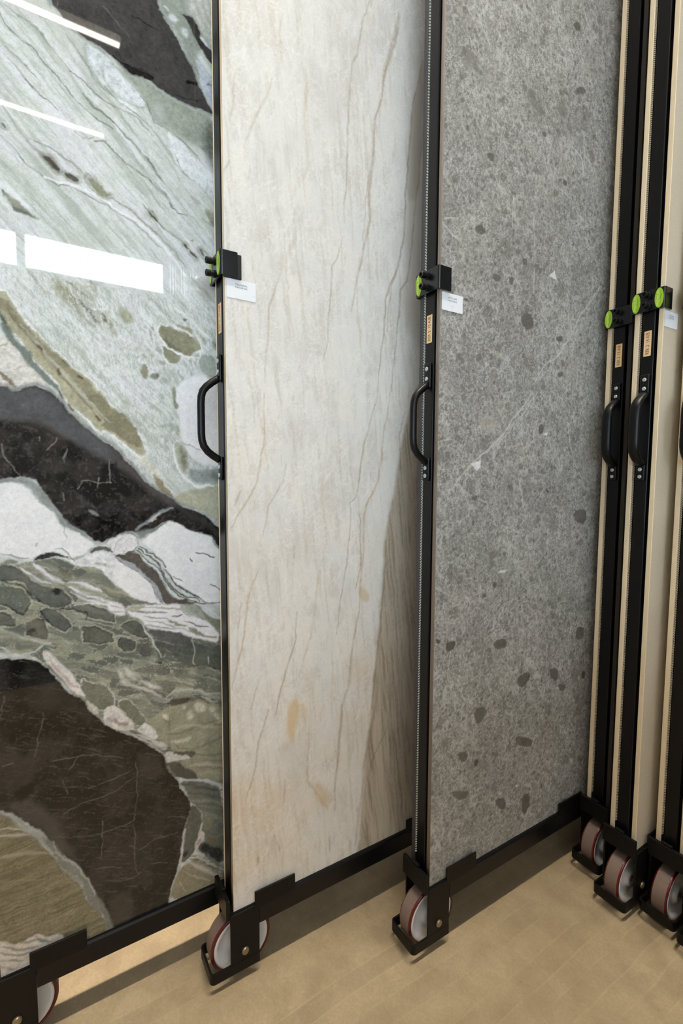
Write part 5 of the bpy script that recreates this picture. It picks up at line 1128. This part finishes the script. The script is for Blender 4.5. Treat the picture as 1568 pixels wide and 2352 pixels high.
def b_bumper():
    def arc(cx, cy, r, a0, a1, n=6):
        return [(cx + r * math.cos(math.radians(a0 + (a1 - a0) * k / n)), cy + r * math.sin(math.radians(a0 + (a1 - a0) * k / n))) for k in range(n + 1)]
    R, T, L = 0.010, 0.0045, 0.114
    out = [(-HW, L)] + arc(-HW + R, R, R, 180, 270) + arc(HW - R, R, R, 270, 360) + [(HW, L)]
    r2 = R - T
    inn = [(HW - T, L)] + arc(HW - R, R, r2, 360, 270) + arc(-HW + R, R, r2, 270, 180) + [(-HW + T, L)]
    bm = bmesh.new(); n = len(out)
    pts = out + inn
    lo = [bm.verts.new((p[0], p[1], 0.026)) for p in pts]; hi = [bm.verts.new((p[0], p[1], 0.050)) for p in pts]
    m = len(pts)
    for i in range(m): bm.faces.new((lo[i], lo[(i + 1) % m], hi[(i + 1) % m], hi[i]))
    for i in range(n - 1):
        j = m - 1 - i
        bm.faces.new((hi[i], hi[i + 1], hi[j - 1], hi[j])); bm.faces.new((lo[i], lo[j], lo[j - 1], lo[i + 1]))
    return bm
def b_fork(s, y0, y1):
    return lambda: BX(*( (HW - 0.005, HW) if s > 0 else (-HW, -HW + 0.005)), y0, y1, 0.0502, 0.1675, bev=0.0008, seg=1)
def b_front(): 
    bm = BX(-HW, HW, 0.0365, 0.0455, 0.160, 0.207, bev=0.0012, seg=1)
    box(bm, -0.012, 0.012, 0.0375, 0.046, 0.2075, 0.214, bev=0.0015, seg=1)   # weld bead
    return bm
def b_rail():
    bm = bmesh.new()
    prism(bm, [(-HW, .120), (HW, .120), (HW, .1640), (HW - .0035, .1678), (-HW + .0035, .1678), (-HW, .1640)], 0.1145, RL - 0.10, 'y')
    return bm
def b_deck(): return BX(-HW + 0.0055, HW - 0.0055, 0.046, 0.114, 0.156, 0.1678)
def b_tab(s, y0, y1):
    x0, x1 = (HW - 0.0040, HW + 0.0004) if s > 0 else (-HW - 0.0004, -HW + 0.0040)
    def f():
        return BX(x0, x1, y0, y1, 0.158, 0.199, bev=0.0008, seg=1)
    return f
def b_upright(): return BX(-0.015, 0.015, 0.056, 0.096, 0.1685, TOPZ - 0.041, bev=0.0025, seg=3)
def b_rear(): return BX(-0.015, 0.015, RL - 0.14, RL - 0.10, 0.1685, TOPZ - 0.041, bev=0.0025, seg=2)
def b_toprail(): return BX(-0.020, 0.020, 0.056, RL - 0.10, TOPZ - 0.04, TOPZ, bev=0.002, seg=1)
WY, WZ_, WR = 0.0790, 0.0720, 0.0720
def b_tyre():
    R = WR - .0006
    prof = [(-.0165, .0640), (-.0190, .0650), (-.0198, .0675), (-.0185, .0700), (-.0150, R), (.0150, R), (.0185, .0700), (.0198, .0675), (.0190, .0650), (.0165, .0640)]
    bm = bmesh.new(); lathe_x(bm, prof, 0, 0, 0, 72); return bm
def b_tread():
    bm = bmesh.new(); lathe_x(bm, [(-.0150, WR - .0012), (-.0150, WR), (.0150, WR), (.0150, WR - .0012)], 0, 0, 0, 72); return bm
def b_hub():
    h = [(.0165, .0644), (.0186, .0638), (.0190, .0600), (.0178, .0560), (.0140, .0530), (.0110, .0470), (.0100, .0300), (.0150, .0240), (.0205, .0205), (.0205, .0064)]
    prof = [(-a, r) for a, r in h] + h[::-1]
    bm = bmesh.new(); lathe_x(bm, prof, 0, 0, 0, 64); return bm

def b_axle():
    bm = bmesh.new()
    e = HW
    prof = [(-e - .0062, .0), (-e - .0058, .0050), (-e - .0040, .0082), (-e - .0002, .0090), (-e, .0058), (e, .0058), (e + .0002, .0090), (e + .0040, .0082), (e + .0058, .0050), (e + .0062, .0)]
    prof = [(a, max(r, .0002)) for a, r in prof]
    lathe_x(bm, prof, 0, 0, 0, 28, False); return bm

def b_handle(rx):
    def f():
        y = 0.056
        P = [(0, y - .0055, 1.353), (0, y - .010, 1.350), (0, y - .020, 1.343), (0, y - .031, 1.334), (0, y - .039, 1.324), (0, y - .0425, 1.312), (0, y - .0435, 1.298), (0, y - .0435, 1.265),
             (0, y - .0435, 1.236), (0, y - .0425, 1.222), (0, y - .039, 1.210), (0, y - .031, 1.199), (0, y - .020, 1.190), (0, y - .010, 1.184), (0, y - .0055, 1.181)]
        bm = bmesh.new(); tube(bm, P, rx, .0078, 18)
        for z0, z1 in ((1.346, 1.402), (1.138, 1.188)):
            box(bm, -.0105, .0105, y - .0062, y - .0002, z0, z1, bev=.0028, seg=3)
        return bm
    return f
def b_screw():
    bm = bmesh.new(); lathe_y(bm, [(0, .0046), (-.0012, .0046), (-.0020, .0036), (-.0020, .0018), (-.0006, .0013)], 0, 0, 16); return bm
CZ0, CZ1 = 1.5535, 1.6025
def b_clamp():
    # bent plate: front face with two side flanges and rounded bends
    o, t, r = 0.0388, 0.0042, 0.0052
    y0, y1 = 0.0455, 0.082
    def arc(cx, cy, rr, a0, a1, n=5):
        return [(cx + rr * math.cos(math.radians(a0 + (a1 - a0) * k / n)), cy + rr * math.sin(math.radians(a0 + (a1 - a0) * k / n))) for k in range(n + 1)]
    out = [(-o, y1)] + arc(-o + r, y0 + r, r, 180, 270) + arc(o - r, y0 + r, r, 270, 360) + [(o, y1)]
    q = r - t
    inn = [(o - t, y1)] + arc(o - r, y0 + r, q, 360, 270) + arc(-o + r, y0 + r, q, 270, 180) + [(-o + t, y1)]
    pts = out + inn; m = len(pts); n = len(out)
    bm = bmesh.new()
    lo = [bm.verts.new((p[0], p[1], CZ0)) for p in pts]; hi = [bm.verts.new((p[0], p[1], CZ1)) for p in pts]
    for i in range(m): bm.faces.new((lo[i], lo[(i + 1) % m], hi[(i + 1) % m], hi[i]))
    for i in range(n - 1):
        j = m - 1 - i
        bm.faces.new((hi[i], hi[i + 1], hi[j - 1], hi[j])); bm.faces.new((lo[i], lo[j], lo[j - 1], lo[i + 1]))
    return bm
def b_clampbolt():
    bm = bmesh.new()
    lathe_y(bm, [(0.0453, .0076), (.0432, .0078), (.0425, .0060), (.0375, .0060), (.0370, .0068), (.0285, .0068), (.0273, .0060), (.0273, .0036), (.0320, .0033)], 0, 0, 24)
    return bm
def b_oval():
    pts = [(.0098 * math.cos(2 * math.pi * k / 40), .0232 * math.sin(2 * math.pi * k / 40)) for k in range(40)]
    bm = bmesh.new(); prism(bm, pts, 0.0445, 0.0453, 'y'); return bm
ROT_FRONT = Matrix.Rotation(math.pi / 2, 3, 'X')                       # text facing -y
ROT_FRONT_UP = Matrix.Rotation(math.pi / 2, 3, 'X') @ Matrix.Rotation(math.pi / 2, 3, 'Z')   # reads upward
ROT_SIDE = Matrix.Rotation(math.pi / 2, 3, 'Z') @ Matrix.Rotation(math.pi / 2, 3, 'X')       # text facing +x

def wheel(parent, y):
    w = part('castor_wheel', 'tyre', b_tyre, M_PU, parent, True, (0, y, WZ_)); w['label'] = 'dark red castor tyre'
    part('tread', 'tread', b_tread, M_TREAD, w)
    part('hub', 'hub', b_hub, M_HUB, w, True)
    part('axle_bolt', 'axle', b_axle, M_NICKEL, w, True)
    return w

def rack(X, y0, label, number=None, handle=.0085, clamp=True, ovals=(-1,), lift=0.0, pad=False):
    t = empty('slab_rack', (X - HW, y0, 0), label, 'display rack', 'pull-out slab racks standing side by side')
    part('bumper', 'bumper', b_bumper, M_BLACK2, t)
    for s in (-1, 1):
        part('fork_plate', 'fork%d' % s, b_fork(s, .046, .114), M_BLACK2, t)
        part('fork_plate', 'forkr%d' % s, b_fork(s, RL - .10, RL - .03), M_BLACK2, t)
        for k, (a, b) in enumerate(((.104, .205), (.546, .657), (1.2, 1.31))):
            part('slab_stop', 'tab%d%d' % (s, k), b_tab(s, a, b), M_BLACK2, t)
    part('front_plate', 'frontplate', b_front, M_BLACK2, t)
    part('deck_plate', 'deck', b_deck, M_BLACK2, t)
    part('bottom_rail', 'rail', b_rail, M_BLACK, t)
    part('upright', 'upright', b_upright, M_BLACK, t)
    part('upright', 'rear', b_rear, M_BLACK, t)
    part('top_rail', 'toprail', b_toprail, M_BLACK, t)
    wheel(t, WY); wheel(t, RL - .065)
    h = part('handle', 'handle%.4f' % handle, b_handle(handle), M_BLACK, t, True)
    for z in (1.389, 1.367, 1.167, 1.149):
        part('screw', 'screw', b_screw, M_ZINC, h, False, (0, .0498, z))
    if clamp:
        c = part('clamp', 'clamp', b_clamp, M_GLOSS, t)
        for z in (1.5905, 1.5655):
            part('clamp_bolt', 'clampbolt', b_clampbolt, M_BOLT, c, False, (0, 0, z))
        for s in ovals:
            part('sticker', 'oval', b_oval, M_LIME, c, False, (s * .0265, 0, 1.578))
            if 'ovt' not in CACHE:
                o = text_mesh('sticker_lettering', 'PREMIUM', .0088, M_LIMETXT, c, Vector((0, 0, 0)), ROT_FRONT_UP); CACHE['ovt'] = o.data
                o2 = text_mesh('sticker_lettering', 'surfaces', .0046, M_GREENTXT, c, Vector((0, 0, 0)), ROT_FRONT_UP); CACHE['ovt2'] = o2.data
                bpy.data.objects.remove(o); bpy.data.objects.remove(o2)
            for key, dx, dz in (('ovt', -.0018, 0), ('ovt2', .0035, .003)):
                o = bpy.data.objects.new('sticker_lettering', CACHE[key]); COL.objects.link(o); o.parent = c
                o.location = (s * .0265 + dx, .0443, 1.578 + dz)
        if pad:
            o = obj('rubber_pad', BX(.0346, .0384, .052, .0905, 1.5500, 1.5990, bev=.001, seg=1), M_RUBBER, c)
            o.rotation_euler = (0, 0, 0)
    if number:
        l = part('number_label', 'numlabel', lambda: BX(-.0085, .0085, .0551, .0560, 1.447, 1.508), M_LABEL, t)
        text_mesh('number_lettering', number, .0118, M_LABELINK, l, Vector((.0005, .0549, 1.4775)), ROT_FRONT_UP, fit=.052)
    return t

def slab_box(name, X, y0, side, face, edge, label, group=None, z0=.1685, z1=2.95, length=1.66, thin=None):
    """plain slab on side +1 (right face of the rack) or -1 (left face)"""
    x0, x1 = thin if thin else (.0222, .0340) if side > 0 else (-.0340, -.0222)
    bm = bmesh.new(); box(bm, x0, x1, .056, .056 + length, z0, z1, bev=.0012, seg=1)
    o = obj(name, bm, [face, edge])
    for p in o.data.polygons:
        if abs(p.normal.x) < 0.9: p.material_index = 1
    o.location = (X - HW, y0, 0)
    tag(o, label, 'stone slab', group)
    return o

def net(parent, mat, x0=-.0220, x1=-.0152, z0=.22, z1=2.94, pitch=.0062, y=.0578):
    """glass fibre mesh on the back of the left slab: two staggered rows of small lozenges seen edge on"""
    vs = []; fs = []
    w = (x1 - x0) / 2
    k = 0; z = z0
    while z < z1:
        for c in (0, 1):
            cx = x0 + w * (.5 + c); cz = z + (pitch / 2 if c else 0)
            b = len(vs); hx = w * .52; hz = pitch * .36
            for yy in (y, y + .0015):
                vs += [(cx - hx, yy, cz - hz * .2), (cx, yy, cz - hz), (cx + hx, yy, cz + hz * .2), (cx, yy, cz + hz)]
            fs += [(b, b + 1, b + 2, b + 3), (b, b + 4, b + 5, b + 1), (b + 1, b + 5, b + 6, b + 2), (b + 2, b + 6, b + 7, b + 3), (b + 3, b + 7, b + 4, b)]
        z += pitch
    # dark resin strip behind the lozenges
    me = bpy.data.meshes.new('mesh_backing'); me.from_pydata(vs, [], fs); me.update()
    o = link_mesh('mesh_backing', me, mat, parent); o['kind'] = 'stuff'; o['label'] = 'fibre mesh backing along the slab edge'
    s = obj('resin_strip', BX(x0, x1, y + .0015, y + .006, z0 - .04, z1), M_BLACK, parent)
    return o

def card(parent, x, y0, y1, z0, z1, lines, tilt=0.0):
    """white product card on the slab face; x, y, z in the parent's space"""
    pts = []
    r = .0016
    for cx, cz, a in ((y1 - r, z1 - r, 0), (y0 + r, z1 - r, 90), (y0 + r, z0 + r, 180), (y1 - r, z0 + r, 270)):
        for k in range(5):
            an = math.radians(a + 90 * k / 4); pts.append((cx + r * math.cos(an), cz + r * math.sin(an)))
    bm = bmesh.new(); prism(bm, pts, x + .0002, x + .0008, 'x')
    c = obj('product_card', bm, M_CARD, parent); c['label'] = 'white product card'
    for txt, u, v, sz, m in lines:
        text_mesh('card_lettering', txt, sz, m, c, Vector((x + .0010, y0 + (y1 - y0) * u, z0 + (z1 - z0) * v)), ROT_SIDE)
    return c

def painted_slab(X, y0, ycols, zdense, paint, mat, edge, label, dz):
    zs_top = 2.95
    xf = X - HW + .034
    ys = np.array(ycols); zs = np.array(list(np.arange(.1685, zdense, dz)) + list(np.arange(zdense, zs_top + 1e-6, .006)))
    me = slab_mesh2('stone_panel', xf, ys, zs, paint)
    o = link_mesh('stone_panel', me, [mat, edge])
    tag(o, label, 'stone slab')
    return o

def slab_mesh2(name, xf, ys, zs, paint):
    ny, nz = len(ys), len(zs)
    Y, Z = np.meshgrid(ys, zs); Y = Y.ravel(); Z = Z.ravel()
    rgb = paint(xf, Y * 1000, Z * 1000)
    co = np.stack([np.full(len(Y), xf), Y, Z], 1); n0 = len(co)
    a, b_, z0, z1, th = ys[0], ys[-1], zs[0], zs[-1], .0118
    bev = .0010
    ex = np.array([(xf, a, z0), (xf, b_, z0), (xf, b_, z1), (xf, a, z1), (xf - th, a, z0), (xf - th, b_, z0), (xf - th, b_, z1), (xf - th, a, z1)])
    co = np.concatenate([co, ex]); b = n0
    ii = (np.arange(nz - 1)[:, None] * ny + np.arange(ny - 1)[None]).ravel()
    q = np.stack([ii, ii + 1, ii + 1 + ny, ii + ny], 1)
    sides = np.array([(b + 4, b + 0, b + 3, b + 7), (b + 1, b + 5, b + 6, b + 2), (b + 4, b + 5, b + 1, b + 0), (b + 3, b + 2, b + 6, b + 7), (b + 5, b + 4, b + 7, b + 6)])
    nq = len(q); q = np.concatenate([q, sides])
    me = bpy.data.meshes.new(name)
    me.vertices.add(len(co)); me.vertices.foreach_set('co', co.astype(np.float32).ravel())
    me.loops.add(q.size); me.loops.foreach_set('vertex_index', q.ravel().astype(np.int32))
    me.polygons.add(len(q)); me.polygons.foreach_set('loop_start', (np.arange(len(q)) * 4).astype(np.int32))
    mi = np.zeros(len(q), np.int32); mi[nq:] = 1
    me.polygons.foreach_set('material_index', mi)
    me.update(calc_edges=True)
    ca = me.color_attributes.new('stone', 'FLOAT_COLOR', 'POINT')
    c4 = np.ones((len(co), 4), np.float32); c4[:n0, :3] = rgb; c4[n0:, :3] = rgb.mean(0)
    ca.data.foreach_set('color', c4.ravel())
    return me

# ---------------------------------------------------------------- racks and slabs
R9 = (-1.077, -.165); R10 = (-.978, .270); R12 = (-.7995, .692); R13 = (-.7040, 1.287); R14 = (-.6010, 1.227); R15 = (-.5100, 1.28); R16 = (-.4140, 1.262)
rack(*R9, 'rack at the left edge carrying the polished green and black slab', ovals=(-1, 1))
rack(*R10, 'rack left of the cream slab, its label reading REK 2 10 A/B', 'REK 2  10 A/B', ovals=(-1, 1), pad=True)
rack(*R12, 'rack between the cream and the grey slab, labelled REK 2 12 A/B', 'REK 2  12 A/B', ovals=(-1,))
rack(*R13, 'rack just right of the grey slab, labelled REK 2 13 A/B', 'REK 2  13 A/B', handle=.0125, ovals=(-1,))
rack(*R14, 'rack right of the one labelled 13, its own label reading REK 2 14 A/B', 'REK 2  14 A/B', handle=.0125, ovals=(-1, 1))
rack(*R15, 'rack at the right edge, its castor cut by the frame beside rack 14', handle=.0125, ovals=(-1, 1))
rack(*R16, 'outermost right rack of which only a bumper corner shows', handle=.0125, ovals=(-1, 1))

def fine(a, b, st, end):
    return list(np.arange(a, b, st)) + list(np.arange(b, end + 1e-6, .05))
g = painted_slab(*R9, fine(R9[1] + .056, .365, .0015, 1.6), 2.17, paint_green, M_GREEN, M_EDGE_GREEN, 'tall polished green, white and black marble slab with mirrored windows', .0015)
tj = painted_slab(*R10, fine(R10[1] + .056, .86, .0022, 2.0), 2.42, paint_taj, M_TAJ, M_EDGE_CREAM, 'tall cream quartzite slab with thin brown upright veins', .0022)
gr = painted_slab(*R12, fine(R12[1] + .056, 1.42, .0022, 2.4), 2.50, paint_grey, M_GREY, M_EDGE_GREY, 'tall grey speckled stone slab with dark pebbly spots', .0022)
def face_card(slab, R, yl, lines, dz=0):
    card(slab, R[0] - HW + .034, R[1] + .056 + yl, R[1] + .056 + yl + .0625, 1.512 + dz, 1.5500 + dz, lines)
face_card(tj, R10, .0035, [('TAJ MAHAL', .5, .74, .0052, M_INK), ('NATURALE', .5, .60, .0052, M_INK), ('SP', .93, .28, .0030, M_INK3)])
face_card(gr, R12, .0035, [('ARTIC GRIS', .5, .74, .0050, M_INK), ('NATURALE', .5, .58, .0050, M_INK), ('OUT', .5, .28, .0048, M_INK2), ('o', .92, .25, .0030, M_INK3)])

slab_box('stone_panel', *R9, -1, M_SLATE, M_EDGE_GREEN, 'slab on the hidden back of the rack with the green slab')
a10 = slab_box('stone_panel', *R10, -1, M_BEIGE, M_EDGE_CREAM, 'slab seen only as a pale line left of the upright marked 10', thin=(-.0305, -.0280))
a12 = slab_box('stone_panel', *R12, -1, M_SLATE, M_EDGE_DARK, 'dark grey slab edge on the left of the upright marked 12')
a13 = slab_box('stone_panel', *R13, -1, M_BEIGE, M_EDGE_BEIGE, 'beige slab edge touching the grey slab shadow, left of label 13')
slab_box('stone_panel', *R13, 1, M_BROWN, M_EDGE_BROWN, 'nearly black slab edge between the uprights marked 13 and 14')
a14 = slab_box('stone_panel', *R14, -1, M_BEIGE, M_EDGE_BEIGE, 'beige slab edge left of the upright marked 14')
b14 = slab_box('stone_panel', *R14, 1, M_BEIGE, M_EDGE_BEIGE, 'sandy beige slab with a white card, right of the upright marked 14')
a15 = slab_box('stone_panel', *R15, -1, M_BEIGE, M_EDGE_BEIGE, 'beige slab edge of the rack cut by the right frame edge')
slab_box('stone_panel', *R15, 1, M_BEIGE, M_EDGE_BEIGE, 'beige slab on the right face of the rack at the right frame edge')
obj('gap_shade_strip', BX(-.0278, -.0152, .0575, .075, .17, 2.94), M_BLACK, a10)  # black strip put in to darken the gap beside the upright
net(a12, M_NETDARK); net(a13, M_NETLIGHT, x1=-.0172, pitch=.0044); net(a14, M_NETLIGHT, x1=-.0172, pitch=.0044); net(a15, M_NETLIGHT, x1=-.0172, pitch=.0044)
card(b14, .034, .0595, .1220, 1.512, 1.550, [('TAJ MAHAL', .5, .74, .0046, M_INK), ('NATURALE', .5, .60, .0046, M_INK), ('o', .93, .28, .0030, M_INK3)])
